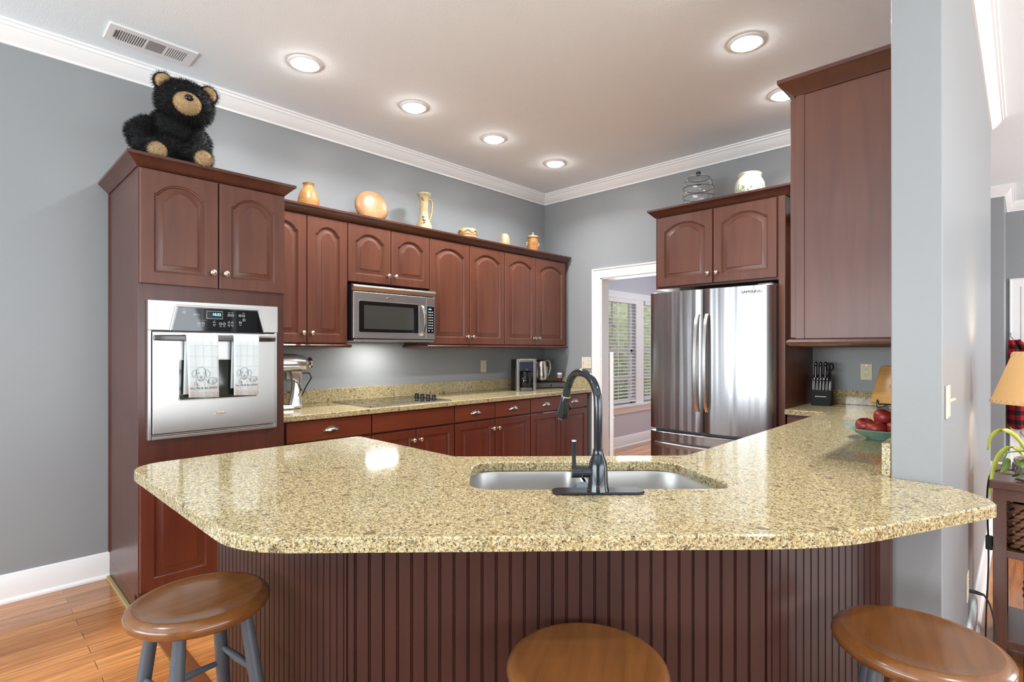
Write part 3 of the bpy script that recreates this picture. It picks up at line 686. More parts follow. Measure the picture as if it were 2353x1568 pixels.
# ------------------------------------------------------------ peninsula
CT_OUT = rpoly([(-2.205, .405), (-1.195, .405), (-.285, 1.315), (-.046, 1.845), (-.066, 1.905), (-.150, 2.004), (CW-.0, 2.004), (CW-.002, 4.494), (-1.147, 4.494), (-1.147, 3.805), (-.914, 3.805), (-.914, 1.895), (-1.525, 1.285), (-2.205, 1.285)],
               [.13, .28, .8, .05, .06, .05, 0, 0, 0, .01, .02, .10, .08, .03], 7)
R2 = sqrt(.5)
uv = lambda u, v: ((u-v)*R2, (u+v)*R2)
SINK = [uv(*p) for p in rpoly([(-.095, 1.512), (.665, 1.512), (.665, 1.600), (.605, 1.885), (-.095, 1.885)], [.10, .05, .12, .13, .10], 6)]
def slab_hole(outer, hole, z0, z1, ch=.004):
    mb = MB(); oi = inset(outer, ch); hi = inset(hole, -ch)
    for po, ph, z, flip in ((oi, hi, z1, False), (outer, hole, z0, True)):
        allp = list(po)+list(ph); tris = tessellate_polygon([[Vector((x, y, 0)) for x, y in po], [Vector((x, y, 0)) for x, y in ph]])
        mb.add([(x, y, z) for x, y in allp], [tuple(t) for t in tris])
    mb.loops([[(x, y, z0) for x, y in outer], [(x, y, z1-ch) for x, y in outer], [(x, y, z1) for x, y in oi]], False, False)
    mb.loops([[(x, y, z0) for x, y in hole], [(x, y, z1-ch) for x, y in hole], [(x, y, z1) for x, y in hi]], False, False)
    return mb
pc = thing('granite_counter', 'large angled speckled granite peninsula counter with the undermount sink', 'worktop', (0, 0, 0))
def slab_top():
    o = link_mesh('slab', slab_hole(CT_OUT, SINK, .882, .914), M['granite'], pc, smooth=False)
    bm = bmesh.new(); bm.from_mesh(o.data); bmesh.ops.remove_doubles(bm, verts=bm.verts, dist=1e-5); bmesh.ops.recalc_face_normals(bm, faces=bm.faces); bm.to_mesh(o.data); bm.free()
slab_top()
link_mesh('side_backsplash', MB().box(CW-.025, CW-.001, 2.012, 4.47, .9145, 1.018), M['granite'], pc, bevel=.002)
link_mesh('rear_backsplash', MB().box(-1.146, CW-.026, 4.473, 4.495, .9145, 1.018), M['granite'], pc, bevel=.002)
# sink
sk = thing('kitchen_sink', 'stainless steel double bowl sink under the peninsula counter', 'sink', (0, 0, 0))
def bowl(a, b, nm):
    if nm == 'l': P = rpoly([(a, 1.522), (b, 1.522), (b, 1.878), (a, 1.878)], [.10, .05, .05, .10], 6)
    else: P = rpoly([(a, 1.522), (b, 1.522), (b, 1.60), (b-.055, 1.878), (a, 1.878)], [.05, .05, .12, .13, .05], 6)
    lp = []
    for d, z in ((-.008, .8815), (0, .8805), (.004, .868), (.012, .76), (.03, .722), (.06, .712), (.10, .708)):
        lp.append([(*uv(*p), z) for p in inset(P, d)])
    return link_mesh('bowl', MB().loops(lp, False, True), M['steel'], sk, sharp=60)
bl = bowl(-.105, .262, 'l'); br = bowl(.287, .672, 'r')
for o, u in ((bl, .08), (br, .47)):
    x, y = uv(u, 1.70); link_mesh('drain', MB().lathe([(.045, .0), (.042, .003), (.030, .001), (.004, .0015)], 20, (x, y, .709)), M['chrome'], o)
# dish cloth over the divider
mb = MB(); rows = []
for k in range(15):
    u = .258+.046*cos(pi*k/14); z = .884+.016*sin(pi*k/14)
    if k < 4: z -= (4-k)*.018
    if k > 10: z -= (k-10)*.022
    rows.append([(*uv(u+.003*sin(j*1.3), 1.535+j*.014), z+.002*sin(j*1.7+k)) for j in range(9)])
mb.loops(rows, False, False, closed=False)
o = single('dish_cloth', mb, mat('grey_blue_cloth', L(92, 104, 122), .95, bump=.8, bscale=300), 'crumpled blue-grey dish cloth draped over the sink divider', 'cloth')
sd = o.modifiers.new('thickness', 'SOLIDIFY'); sd.thickness = .005
# faucet
fx, fy = uv(.270, 1.474)
fa = thing('kitchen_faucet', 'tall dark gooseneck pull-down faucet standing in front of the sink', 'faucet', (fx, fy, .9145), 45)
link_mesh('deck_plate', MB().prism(rpoly([(-.128, -.030), (.128, -.030), (.128, .030), (-.128, .030)], .0295, 8), 0, .007, .002), M['faucet'], fa)
link_mesh('body', MB().lathe([(.031, .007), (.030, .012), (.0275, .03), (.0262, .07), (.0235, .085), (.0165, .103), (.0140, .112), (.0140, .120)], 28), M['faucet'], fa)
rd = Vector((-.42, .91, 0)).normalized(); path = [(0, 0, .115), (0, 0, .17), (0, 0, .235)]
R = .083
for k in range(1, 15):
    a = pi*k/14*.93; path.append(tuple(rd*(R-R*cos(a))+Vector((0, 0, .247+R*sin(a)))))
e = Vector(path[-1]); dn = (Vector(path[-1])-Vector(path[-2])).normalized()
path.append(tuple(e+dn*.012))
link_mesh('gooseneck', MB().tube(path, .0118, 16), M['faucet'], fa)
h0 = Vector(path[-1])
hd_ = link_mesh('spray_head', MB().tube([h0+dn*q for q in (.001, .004, .03, .062, .070)], [.0125, .0135, .0150, .0185, .0175], 18), M['faucet'], fa)
link_mesh('head_ring', MB().tube([h0-dn*.001, h0+dn*.002], .0138, 16), M['chrome'], hd_)
sidev = Vector((.8, .5, 0)).normalized()
link_mesh('spray_button', MB().tube([h0+dn*.022+sidev*.012, h0+dn*.040+sidev*.024, h0+dn*.050+sidev*.018], [.004, .007, .004], 8), M['blackplastic'], hd_)
mb = MB().tube([(-.018, 0, .058), (-.045, 0, .058)], .0165, 20); mb.tube([(-.047, 0, .058), (-.074, 0, .058)], .0168, 20)
hb = link_mesh('handle_hub', mb, M['faucet'], fa)
mb = MB().tube([(-.066, 0, .070), (-.067, -.0, .10), (-.067, -.0, .142)], [.0052, .0058, .0078], 12); link_mesh('lever', mb, M['faucet'], hb)
link_mesh('lever_cap', MB().tube([(-.067, 0, .142), (-.067, 0, .1455)], [.008, .0065], 12), M['chrome'], hb)
mb = MB(); strokes(mb, [[(-.002, .030), (.001, .035), (.004, .030)], [(-.001, .0275), (.003, .0275)], [(-.007, .020), (-.007, .025), (-.004, .025)], [(-.003, .020), (-.001, .025), (.001, .020)], [(.003, .025), (.003, .020), (.006, .020), (.006, .025)], [(-.006, .0165), (.006, .0165)]], .0006, -.0287); link_mesh('lettering', mb, mat('copper_print', L(150, 92, 70), .4, metal=.6), fa)

# peninsula base with beadboard
pb = thing('peninsula_cabinet', 'dark cherry peninsula base clad in grooved beadboard under the counter', 'cabinet', (0, 0, 0))
BP = [(-2.165, .690), (-1.226, .690), (-.478, 1.415), (-.325, 1.99), (-.325, 2.10), (-.94, 2.10), (-.94, 1.830), (-1.515, 1.258), (-2.165, 1.258)]
def shell(path, th, z0, z1, closed=True):
    i = inset(path, th); return MB().loops([[(x, y, z0) for x, y in i], [(x, y, z0) for x, y in path], [(x, y, z1) for x, y in path], [(x, y, z1) for x, y in i]]+[[(x, y, z0) for x, y in i]], False, False)
link_mesh('carcass', shell(BP, .018, .0, .880), M['cherry_dark'], pb, smooth=False)
def bead(p0, p1, pitch=.0352, z0=.0, z1=.880, th=.012):
    p0, p1 = Vector(p0), Vector(p1); d = (p1-p0); ln = d.length; d.normalize(); n = Vector((d.y, -d.x))
    prof = [(0, th)]; k = pitch*.5
    while k < ln-.008:
        prof += [(k-.0035, th), (k-.0025, th-.004), (k-.0008, th-.004), (k, th-.001), (k+.0008, th-.001), (k+.0018, th-.004), (k+.0030, th-.004), (k+.0040, th)]; k += pitch
    prof += [(ln, th), (ln, 0), (0, 0)]
    pts = [(p0.x+d.x*a+n.x*b, p0.y+d.y*a+n.y*b) for a, b in prof]
    return MB().prism(pts, z0, z1)
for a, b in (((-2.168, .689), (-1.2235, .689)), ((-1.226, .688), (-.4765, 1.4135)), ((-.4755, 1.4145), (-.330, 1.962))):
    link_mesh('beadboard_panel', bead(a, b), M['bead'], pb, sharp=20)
link_mesh('corner_trim', MB().box(-.332, -.292, 1.962, 2.004, 0, .880), M['cherry_dark'], pb, bevel=.003)
link_mesh('end_panel', MB().box(-2.178, -2.168, .69, 1.258, .0, .880), M['cherry_base'], pb)
# right-hand run of base cabinets
rb = thing('base_cabinet', 'cherry base cabinet run under the right-hand counter by the fridge panel', 'cabinet', (0, 0, 0))
mb = MB().box(-.94, CW-.002, 2.12, 4.49, .10, .880); mb.box(-1.143, -.94, 3.86, 4.49, .10, .880); mb.box(-.88, CW-.002, 2.12, 4.49, 0, .10)
link_mesh('carcass', mb, M['cherry_dark'], rb)
link_mesh('drawer', MB().box(-1.140, -.945, 3.84, 3.86, .742, .862), M['cherry_x'], rb, bevel=.003)
link_mesh('door', MB().box(-1.140, -.945, 3.84, 3.86, .112, .732), M['cherry_base'], rb, bevel=.003)

# ------------------------------------------------------------ fridge and its cabinet
fr = thing('refrigerator', 'stainless french door refrigerator with bottom freezer drawer', 'refrigerator', (-2.085, 3.80, 0))
FW = .895
link_mesh('body', MB().box(.004, FW-.004, .0, .66, .02, 1.73), M['steel_dark'], fr, bevel=.004)
def fpanel(name, x0, x1, z0, z1, par, bow=.022):
    def fy_(x): u = (x-FW/2)/(FW/2); return -.085-bow*(1-u*u)
    c = .018; N = 16; pts = [(x0, -.012), (x0, fy_(x0)+c)]
    for k in range(N+1):
        x = x0+(x1-x0)*k/N; e = min(x-x0, x1-x)
        y = fy_(x)+(c*(1-sqrt(max(0, 1-(1-min(e, c)/c)**2))) if e < c else 0); pts.append((x, y))
    pts += [(x1, fy_(x1)+c), (x1, -.012)]
    return link_mesh(name, MB().prism(pts, z0, z1, .004), M['steel_v'], par, sharp=40)
dl = fpanel('fridge_door', .0, .430, .712, 1.745, fr); dr = fpanel('fridge_door', .436, FW, .712, 1.745, fr)
fz = fpanel('freezer_drawer', 0, FW, .055, .690, fr)
for d_, x in ((dl, .398), (dr, .468)):
    mb = MB(); rows = []
    for k in range(19):
        u = k/18; z = .865+.70*u; y = -.112-.052*sin(pi*min(1, max(0, u*1.02)))**.4
        rows.append([(x-.014, y+.006, z), (x-.012, y-.010, z), (x+.012, y-.010, z), (x+.014, y+.006, z)])
    mb.loops(rows); link_mesh('door_handle', mb, M['steel'], d_, bevel=.002)
mb = MB(); rows = []
for k in range(19):
    u = k/18; x = .05+.79*u; y = -.098-.022*(1-(2*u-1)**2)-.035*sin(pi*u)**.4
    rows.append([(x, y+.004, .585), (x, y-.008, .588), (x, y-.008, .612), (x, y+.004, .618)])
mb.loops(rows); link_mesh('drawer_handle', mb, M['steel'], fz, bevel=.002)
mb = text_mb('SAMSUNG', .026, .0004, sx=1.15).tr(TR(.765, -.0995, 1.700) @ RZ(5)); link_mesh('brand_lettering', mb, M['blackplastic'], dr)
link_mesh('hinge_cover', MB().box(FW-.10, FW-.005, -.07, .05, 1.73, 1.755), M['greyplastic'], fr, bevel=.006)

fc = thing('fridge_cabinet', 'cherry cabinet with two arched doors above the refrigerator', 'cabinet', (-2.105, YB, 0), 0)
FD = .647; FCW = .955
mb = MB().box(0, FCW, -FD, -.001, 1.785, 2.350); link_mesh('carcass', mb, M['cherry_dark'], fc, bevel=.0015)
cab_door(fc, .022, .462, 1.80, 2.342, FD, True, ('r', 1.87)); cab_door(fc, .470, .905, 1.80, 2.342, FD, True, ('l', 1.87))
link_mesh('side_panel', MB().box(FCW-.044, FCW-.002, -FD-.003, -.001, 0, 2.349), M['cherry'], fc, bevel=.002)
crown_part(fc, [(0, -.004), (0, -FD), (FCW, -FD), (FCW, -.004)], 2.350)

# right-hand wall cabinets
def rupper(y1, y0, z0, z1, label, ends=(0, 0)):
    W = y1-y0; t = thing('wall_cabinet', label, 'cabinet', (CW, y1, 0), -90)
    d = .330
    link_mesh('carcass', MB().box(0, W, -d, -.001, z0, z1), M['cherry'], t, bevel=.0015)
    link_mesh('face_frame', MB().box(0, W+.0, -d-.0005, -d+.03, z0, z1).box(W-.001, W+.004, -d, -d+.030, z0+.0, z1), M['cherry'], t, bevel=.001)
    h = W/2
    cab_door(t, .003, h-.003, z0+.004, z1-.008, d+.001, True, ('r', z0+.07)); cab_door(t, h+.003, W-.003, z0+.004, z1-.008, d+.001, True, ('l', z0+.07))
    cp = [(0, -d), (W, -d)]; crown_part(t, cp+([(W, -.004)] if ends[1] else []), z1)
    rail_part(t, cp+([(W, -.004)] if ends[1] else []), z0-.027)
rupper(3.13, 2.220, 1.352, 2.275, 'cherry wall cabinet beside the grey pillar, plain side panel facing out', (0, 1))
rupper(4.04, 3.135, 1.352, 2.275, 'cherry wall cabinet on the right wall hidden behind the nearer one')
t = thing('wall_cabinet', 'narrow dark cherry corner wall cabinet right of the fridge panel', 'cabinet', (-1.146, YB, 0), 0)
link_mesh('carcass', MB().box(0, .51, -.33, -.001, 1.352, 2.22), M['cherry_dark'], t)
cab_door(t, .004, .45, 1.356, 2.212, .33, True, ('r', 1.42)); crown_part(t, [(0, -.33), (.46, -.33)], 2.22); rail_part(t, [(0, -.33), (.46, -.33)], 1.325)

# ------------------------------------------------------------ ceiling fixtures
def can_light(x, y, label, loc_first=[None]):
    t = thing('recessed_light', label, 'ceiling light', (x, y, CZ), 0, 'recessed ceiling lights')
    if loc_first[0] is None:
        loc_first[0] = t
        link_mesh('trim_ring', MB().lathe([(.070, -.001), (.070, -.010), (.084, -.010), (.094, -.005), (.096, -.001)], 36, cap0=False, cap1=False), M['white'], t)
        link_mesh('lens', MB().lathe([(.070, -.006), (.066, -.016), (.050, -.024), (.025, -.028), (.001, -.029)], 36, cap0=False, cap1=False), M['lamp_glass'], t)
    else:
        for ch in loc_first[0].children:
            if ch.type == 'MESH': c = ch.copy(); COL.objects.link(c); c.parent = t
    l = area_light('lamp_light', (0, 0, -.032), (0, 0, 0), .13, .13, CAN_W, (.97, .985, 1.0), 'DISK', 140); l.parent = t
CAN_W = 12
for x, y, lb in ((-3.06, 1.43, 'recessed light nearest the bear, first of the row along the left wall'), (-3.06, 2.21, 'second recessed light of the left row, above the plate and jug'),
                 (-3.06, 2.985, 'third recessed light of the left row'), (-3.06, 3.76, 'recessed light nearest the far corner of the ceiling'),
                 (-1.10, 3.01, 'recessed light at upper right, left of the near wall cabinet crown'), (-1.14, 3.79, 'recessed light half hidden behind the near wall cabinet crown')):
    can_light(x, y, lb)
for x, y, lb in ((-1.10, 2.2, 'unseen recessed light added above the sink, out of frame'), (-2.1, -.9, 'unseen recessed light added over the dining side'), (.9, 1.3, 'unseen recessed light added over the east side')):  # unseen ceiling lamps, added for more light
    can_light(x, y, lb)
can_light(-2.6, 6.4, 'unseen recessed light added to brighten the laundry room beyond the doorway')  # unseen lamp, added so the laundry and its blinds come out brighter
vt = thing('ceiling_vent', 'white ceiling register with three louvre sections', 'air vent', (-3.485, .757, CZ))
mb = MB(); mb.prism(rpoly([(-.098, -.205), (.098, -.205), (.098, .205), (-.098, .205)], .006, 3), -.009, -.0005, .003); link_mesh('face_plate', mb, M['white'], vt)
lv = mat('vent_dark', L(72, 72, 72), .7)
mb = MB()
for k in range(12): mb.box(-.055, .055, -.155+k*.0105-.003, -.155+k*.0105+.001, -.0098, -.0088)
link_mesh('cross_louvres', mb, lv, vt)
mb = MB()
for k in range(10): mb.box(-.052+k*.0112, -.047+k*.0112, -.025, .055, -.0098, -.0088)
link_mesh('long_louvres', mb, lv, vt)
mb = MB()
for k in range(9): mb.box(-.055, .055, .070+k*.0105, .0725+k*.0105, -.0098, -.0088)
link_mesh('end_louvres', mb, lv, vt)
link_mesh('lever', MB().box(-.03, .045, -.172, -.165, -.016, -.009), M['greyplastic'], vt)

# ------------------------------------------------------------ outlets and switches
def plate(name, label, loc, rz, kind, mt, w=.072, h=.116, cat='outlet', group=None):
    t = thing(name, label, cat, loc, rz, group)
    link_mesh('cover_plate', MB().box(-w/2, w/2, -.006, -.0005, -h/2, h/2), M[mt], t, bevel=.002)
    cols = [-w/4+.0, w/4] if w > .1 else [0]
    for cx in cols:
        k = kind if isinstance(kind, str) else kind[cols.index(cx)]
        if k == 'duplex':
            for s in (1, -1):
                r = link_mesh('receptacle', MB().prism(rpoly([(-.016, -.013), (.016, -.013), (.016, .013), (-.016, .013)], .006, 4), 0, .0015).tr(TR(cx, -.006, s*.020) @ RX(90)), M[mt], t)
                mb = MB(); mb.box(cx-.008, cx-.006, -.0082, -.0070, s*.020-.001, s*.020+.008); mb.box(cx+.006, cx+.008, -.0082, -.0070, s*.020-.001, s*.020+.008)
                mb.lathe([(.0022, 0), (.0022, .001)], 8); mb.tr(TR(cx, -.0075, s*.020-.006) @ RX(90), len(mb.v)-16)
                link_mesh('slots', mb, M['slot'], r)
        elif k == 'gfci':
            r = link_mesh('receptacle', MB().box(-.017, .017, -.008, -.006, -.034, .034), M[mt], t, bevel=.001)
            mb = MB()
            for s in (1, -1):
                for a in (-.007, .005): mb.box(a, a+.002, -.0088, -.0079, s*.021-.003, s*.021+.005)
                mb.box(-.002, .002, -.0088, -.0079, s*.021-.011, s*.021-.007)
            link_mesh('slots', mb, M['slot'], r)
            link_mesh('test_button', MB().box(-.008, .008, -.0092, -.0079, -.006, .006), M['ivory'], r)
        else:
            link_mesh('toggle', MB().tube([(cx, -.006, 0), (cx, -.022, .010)], [.005, .0038], 8), M[mt], t)
    for sx in cols:
        link_mesh('screw', MB().lathe([(.0028, 0), (.0020, .001)], 8).tr(TR(sx, -.006, h/2-.012) @ RX(90)), M['nickel'], t)
    return t
plate('wall_outlet', 'ivory wall outlet on the left wall left of the coffee maker', (XA, 3.575, 1.148), 90, 'duplex', 'ivory')
o1 = plate('wall_outlet', 'ivory wall outlet behind the stand mixer', (XA, 1.700, 1.155), 90, 'duplex', 'ivory', w=.116)
plate('wall_outlet', 'ivory outlet between the coffee maker and the kettle with black plugs', (XA, 4.13, 1.150), 90, 'duplex', 'ivory2')
plate('light_switch', 'double ivory plate with switch and outlet beside the laundry doorway', (-3.245, YB, 1.176), 0, ['toggle', 'duplex'], 'ivory', w=.116, cat='switch')
plate('wall_outlet', 'yellowed ivory outlet behind the knife block and cutting board', (-.809, YB, 1.152), 0, 'gfci', 'ivory2')
plate('light_switch', 'double toggle switch plate on the bright side of the pillar wall', (CE, 2.120, 1.150), 90, 'toggle', 'ivory', w=.100, h=.100, cat='switch')
plate('wall_outlet', 'low ivory outlet with black cord on the bright side of the pillar wall', (CE, 2.93, .320), 90, 'duplex', 'ivory')

# ------------------------------------------------------------ stools
def make_stool(label, loc, rz, first=[None]):
    if first[0]:
        c = copy_tree(first[0]); c.location = loc; c.rotation_euler = (0, 0, radians(rz)); c['label'] = label; return c
    t = thing('bar_stool', label, 'stool', loc, rz, 'round wooden stools at the peninsula'); first[0] = t
    prof = [(r*.965, z+.028) for r, z in [(.001, .568), (.120, .567), (.148, .569), (.166, .575), (.177, .585), (.180, .595), (.176, .605), (.168, .612), (.160, .6150), (.156, .6155), (.150, .6140), (.10, .6125), (.001, .612)]]
    link_mesh('seat', MB().lathe(prof, 64, cap0=False, cap1=False), M['stool_seat'], t, sharp=70)
    def at(k, z): a = radians(45+90*k); r = .118+(.575-z)*.155; return Vector((r*cos(a), r*sin(a), z))
    for k in range(4):
        p0, p1 = at(k, .0), at(k, .606)
        link_mesh('leg', MB().tube([p0+(p1-p0)*q for q in (0, .03, .3, .62, .85, 1)], [.0115, .0125, .0165, .0185, .0170, .0145], 16), M['stool_leg'], t)
    for k, zs in ((0, (.43, .20)), (1, (.38, .15)), (2, (.43, .20)), (3, (.38, .15))):
        for z in zs:
            a, b = at(k, z), at((k+1) % 4, z)
            link_mesh('rung', MB().tube([a+(b-a)*q for q in (.03, .1, .5, .9, .97)], [.006, .0075, .0115, .0075, .006], 12), M['stool_leg'], t)
    return t
make_stool('round wooden stool with grey legs at the left corner of the peninsula', (-1.613, .461, 0), 6.5)
make_stool('round wooden stool in the middle, centred in front of the faucet', (-.679, .942, 0), 30)
make_stool('round wooden stool at the right, in front of the grey pillar', (-.178, 1.548, 0), 12)

# ------------------------------------------------------------ counter appliances, left wall
silver = mat('metallic_silver_enamel', L(196, 194, 190), .22, metal=.75, coat=.6)
mx_ = thing('stand_mixer', 'silver stand mixer with chrome bowl beside the oven cabinet', 'stand mixer', (-3.585, 1.515, .9145), 75)
mb = MB().prism(rpoly([(-.175, -.075), (.06, -.085), (.125, -.07), (.125, .07), (.06, .085), (-.175, .075)], .05, 6), 0, .028, .008); link_mesh('base', mb, silver, mx_)
mb = MB(); rows = []
for z, x0, x1, hw in ((.02, .035, .125, .052), (.08, .050, .122, .040), (.16, .062, .120, .034), (.235, .050, .125, .040), (.25, .045, .128, .045)):
    rows.append([(a, b, z) for a, b in rpoly([(x0, -hw), (x1, -hw), (x1, hw), (x0, hw)], .022, 4)])
mb.loops(rows); link_mesh('column', mb, silver, mx_)
mb = MB(); rows = []
for x, r, z in ((-.175, .020, .300), (-.165, .045, .300), (-.12, .060, .302), (-.02, .064, .305), (.08, .062, .305), (.145, .050, .302), (.172, .030, .300), (.176, .004, .300)):
    rows.append([(x, r*.92*cos(2*pi*k/24), z+r*sin(2*pi*k/24)) for k in range(24)])
mb.loops(rows); hdm = link_mesh('motor_head', mb, silver, mx_, sharp=60)
link_mesh('hub_cap', MB().lathe([(.040, 0), (.044, .010), (.036, .022), (.010, .026)], 20).tr(TR(.168, 0, .302) @ RY(90)), M['chrome'], hdm)
link_mesh('trim_band', MB().tube([(x, s*.0595, .285) for s in (-1,) for x in (-.12, .1)], .003, 6), M['chrome'], hdm)
mb = MB().lathe([(.04, .03), (.052, .034), (.075, .075), (.096, .14), (.102, .185), (.106, .188), (.104, .190), (.099, .185), (.092, .14), (.07, .08), (.03, .045)], 32, (-.085, 0, 0)); bwl = link_mesh('mixing_bowl', mb, M['chrome'], mx_, sharp=60)
link_mesh('bowl_handle', MB().tube([(-.085, -.100, .165), (-.085, -.140, .16), (-.085, -.150, .12), (-.085, -.125, .08), (-.085, -.086, .075)], .006, 8), M['chrome'], bwl)
mb = MB().tube([(-.085, 0, .25), (-.085, 0, .10)], [.02, .008], 12); link_mesh('beater_shaft', mb, M['chrome'], mx_)
link_mesh('lock_lever', MB().tube([(.06, -.046, .20), (.10, -.055, .17), (.115, -.050, .12), (.10, -.048, .085)], [.005, .007, .006, .004], 8), M['chrome'], mx_)
link_mesh('power_cord', MB().tube([(.125, .01, .235), (.18, .03, .235), (.20, .06, .20), (.17, .08, .14), (.12, .085, .03), (.10, .10, .012)], .0045, 8), M['blackplastic'], mx_)

cm = thing('coffee_maker', 'black and stainless drip coffee maker at the far end of the left worktop', 'coffee maker', (-3.545, 3.85, .9145), 62)
link_mesh('body', MB().prism(rpoly([(-.085, -.02), (.085, -.02), (.085, .11), (-.085, .11)], .012, 4), 0, .300, .003).box(-.085, .085, -.115, -.02, .205, .300), M['blackplastic'], cm, bevel=.003)
for s in (-1, 1): link_mesh('side_column', MB().box(s*.085-.014, s*.085+.014, -.120, -.090, 0, .305), M['steel'], cm, bevel=.004)
link_mesh('top_cap', MB().box(-.072, .072, -.118, -.05, .278, .306), M['steel'], cm, bevel=.004)
link_mesh('control_face', MB().box(-.066, .066, -.120, -.112, .190, .276), mat('coffee_panel', L(44, 48, 58), .2), cm, bevel=.003)
link_mesh('knob', MB().lathe([(.010, 0), (.009, .008)], 14).tr(TR(0, -.120, .205) @ RX(90)), M['chrome'], cm)
link_mesh('warming_base', MB().prism(rpoly([(-.062, -.135), (.062, -.135), (.062, -.02), (-.062, -.02)], .035, 6), 0, .030, .004), M['greyplastic'], cm)
cf = link_mesh('carafe', MB().lathe([(.050, .031), (.060, .05), (.062, .10), (.055, .15), (.045, .168), (.045, .180), (.01, .184)], 28, (0, -.075, 0)), M['blackglass'], cm)
link_mesh('carafe_handle', MB().tube([(.045, -.085, .165), (.095, -.10, .165), (.108, -.105, .12), (.100, -.10, .07), (.062, -.09, .06)], .009, 8), M['blackplastic'], cf)

kd = thing('pod_drawer', 'low black coffee pod storage drawer under the kettle', 'storage drawer', (-3.59, 4.27, .9145), 62)
mb = MB().box(-.17, .17, -.10, .13, .006, .012).box(-.17, .17, -.10, .13, .058, .066).box(-.17, -.163, -.10, .13, .006, .062).box(.163, .17, -.10, .13, .006, .062).box(-.17, .17, .124, .13, .006, .062)
link_mesh('case', mb, M['blackplastic'], kd)
dw = link_mesh('drawer_front', MB().box(-.166, .166, -.108, -.096, .010, .056), M['greyplastic'], kd, bevel=.002)
link_mesh('knob', MB().lathe([(.008, 0), (.008, .01)], 12).tr(TR(0, -.108, .033) @ RX(90)), M['chrome'], dw)
link_mesh('foot', MB().box(-.16, .16, -.09, .12, 0, .006), M['blackplastic'], kd)

kt = thing('electric_kettle', 'brushed stainless electric kettle standing on the black pod drawer', 'kettle', (-3.625, 4.22, .981), 62)
link_mesh('power_base', MB().lathe([(.075, 0), (.078, .006), (.074, .016)], 28), M['blackplastic'], kt)
link_mesh('jug', MB().lathe([(.072, .017), (.074, .022), (.069, .09), (.060, .16), (.053, .205), (.050, .214), (.040, .222), (.012, .226), (.001, .227)], 32, cap1=False), M['nickel'], kt, sharp=50)
link_mesh('handle', MB().tube([(.040, -.0, .218), (.075, 0, .222), (.098, 0, .195), (.104, 0, .14), (.092, 0, .08), (.068, 0, .045)], [.010, .010, .011, .011, .009, .007], 12, flat=1.0), M['steel'], kt)
link_mesh('water_gauge', MB().box(.058, .066, -.012, .012, .06, .15).tr(TR(.004, 0, 0)), mat('gauge', L(206, 206, 200), .3), kt)
link_mesh('spout', MB().tube([(-.045, 0, .19), (-.068, 0, .212)], [.018, .010], 10), M['nickel'], kt)
sj = thing('spice_jar', 'small glass jar of dark spice with white lid on the pod drawer', 'jar', (-3.49, 4.36, .981))
link_mesh('glass_body', MB().lathe([(.024, 0), (.027, .004), (.027, .062), (.021, .070)], 20), mat('smoky_glass', L(190, 182, 176), .1, trans=.6), sj)
link_mesh('contents', MB().lathe([(.0255, .001), (.0275, .003), (.0275, .036), (.02, .037)], 20), mat('dark_spice', L(72, 24, 22), .8), sj)
link_mesh('lid', MB().lathe([(.026, .070), (.027, .072), (.027, .086), (.020, .088)], 20), M['white'], sj)
single("power_cord", MB().tube([(-3.80, 4.13, 1.165), (-3.765, 4.13, 1.16), (-3.74, 4.15, 1.10), (-3.73, 4.20, 1.0), (-3.72, 4.21, .93)], .005, 8), M["blackplastic"], "black power cord hanging from the outlet behind the kettle", "cord")

# ------------------------------------------------------------ pottery on the wall cabinets
PX_, PZ = -3.60, 2.2205
def glaze(name, a, b, c=None, rough=.25, scale=9, sy=1):
    m = mat(name, a, rough+.15, coat=.12); nt = m.node_tree; k = nt.links.new; bs = nt.nodes['Principled BSDF']
    tc = nt.nodes.new('ShaderNodeTexCoord'); mp = nt.nodes.new('ShaderNodeMapping'); mp.inputs['Scale'].default_value = (1, 1, sy)
    n = nt.nodes.new('ShaderNodeTexNoise'); n.inputs['Scale'].default_value = scale; n.inputs['Detail'].default_value = 4
    r = nt.nodes.new('ShaderNodeValToRGB'); el = r.color_ramp.elements; el[0].position = .35; el[1].position = .65; el[0].color = a; el[1].color = b
    if c: e = el.new(.74); e.color = c
    k(tc.outputs['Object'], mp.inputs['Vector']); k(mp.outputs['Vector'], n.inputs['Vector']); k(n.outputs['Fac'], r.inputs[0]); k(r.outputs[0], bs.inputs['Base Color'])
    return m
g_amber = glaze('amber_glaze', L(172, 126, 70), L(148, 96, 46), L(182, 148, 98), sy=4)
g_cream = glaze('cream_speckle_glaze', L(174, 163, 130), L(156, 138, 98), L(112, 70, 38), scale=14)
g_band = glaze('banded_stoneware', L(170, 150, 110), L(142, 112, 72), L(102, 66, 40), scale=6, sy=9)
def pot(name, label, cat, x, y, prof, m, seg=36, z=PZ, rz=0, zs=1):
    prof = [(r, h*zs) for r, h in prof]
    t = thing(name, label, cat, (x, y, z), rz)
    body = link_mesh('body', MB().lathe(prof, seg, cap0=True, cap1=False), m, t, sharp=60)
    return t
RB = lambda p: p
s1 = [(r, z) for r, z in [(.040, 0), (.050, .012), (.058, .04)]]
ribs = [(a*1.12, b) for a, b in [(.040, 0), (.048, .010), (.055, .03), (.0615, .06), (.0635, .09), (.0640, .098), (.0636, .102), (.0645, .108), (.0640, .115), (.0648, .121), (.063, .135), (.057, .165), (.046, .195), (.034, .213), (.030, .222), (.030, .238), (.034, .244), (.035, .248), (.030, .248), (.026, .238), (.024, .22)]]
pot('ceramic_vase', 'amber glazed bulbous vase beside the oven cabinet crown', 'vase', PX_, 1.707, ribs, g_amber)
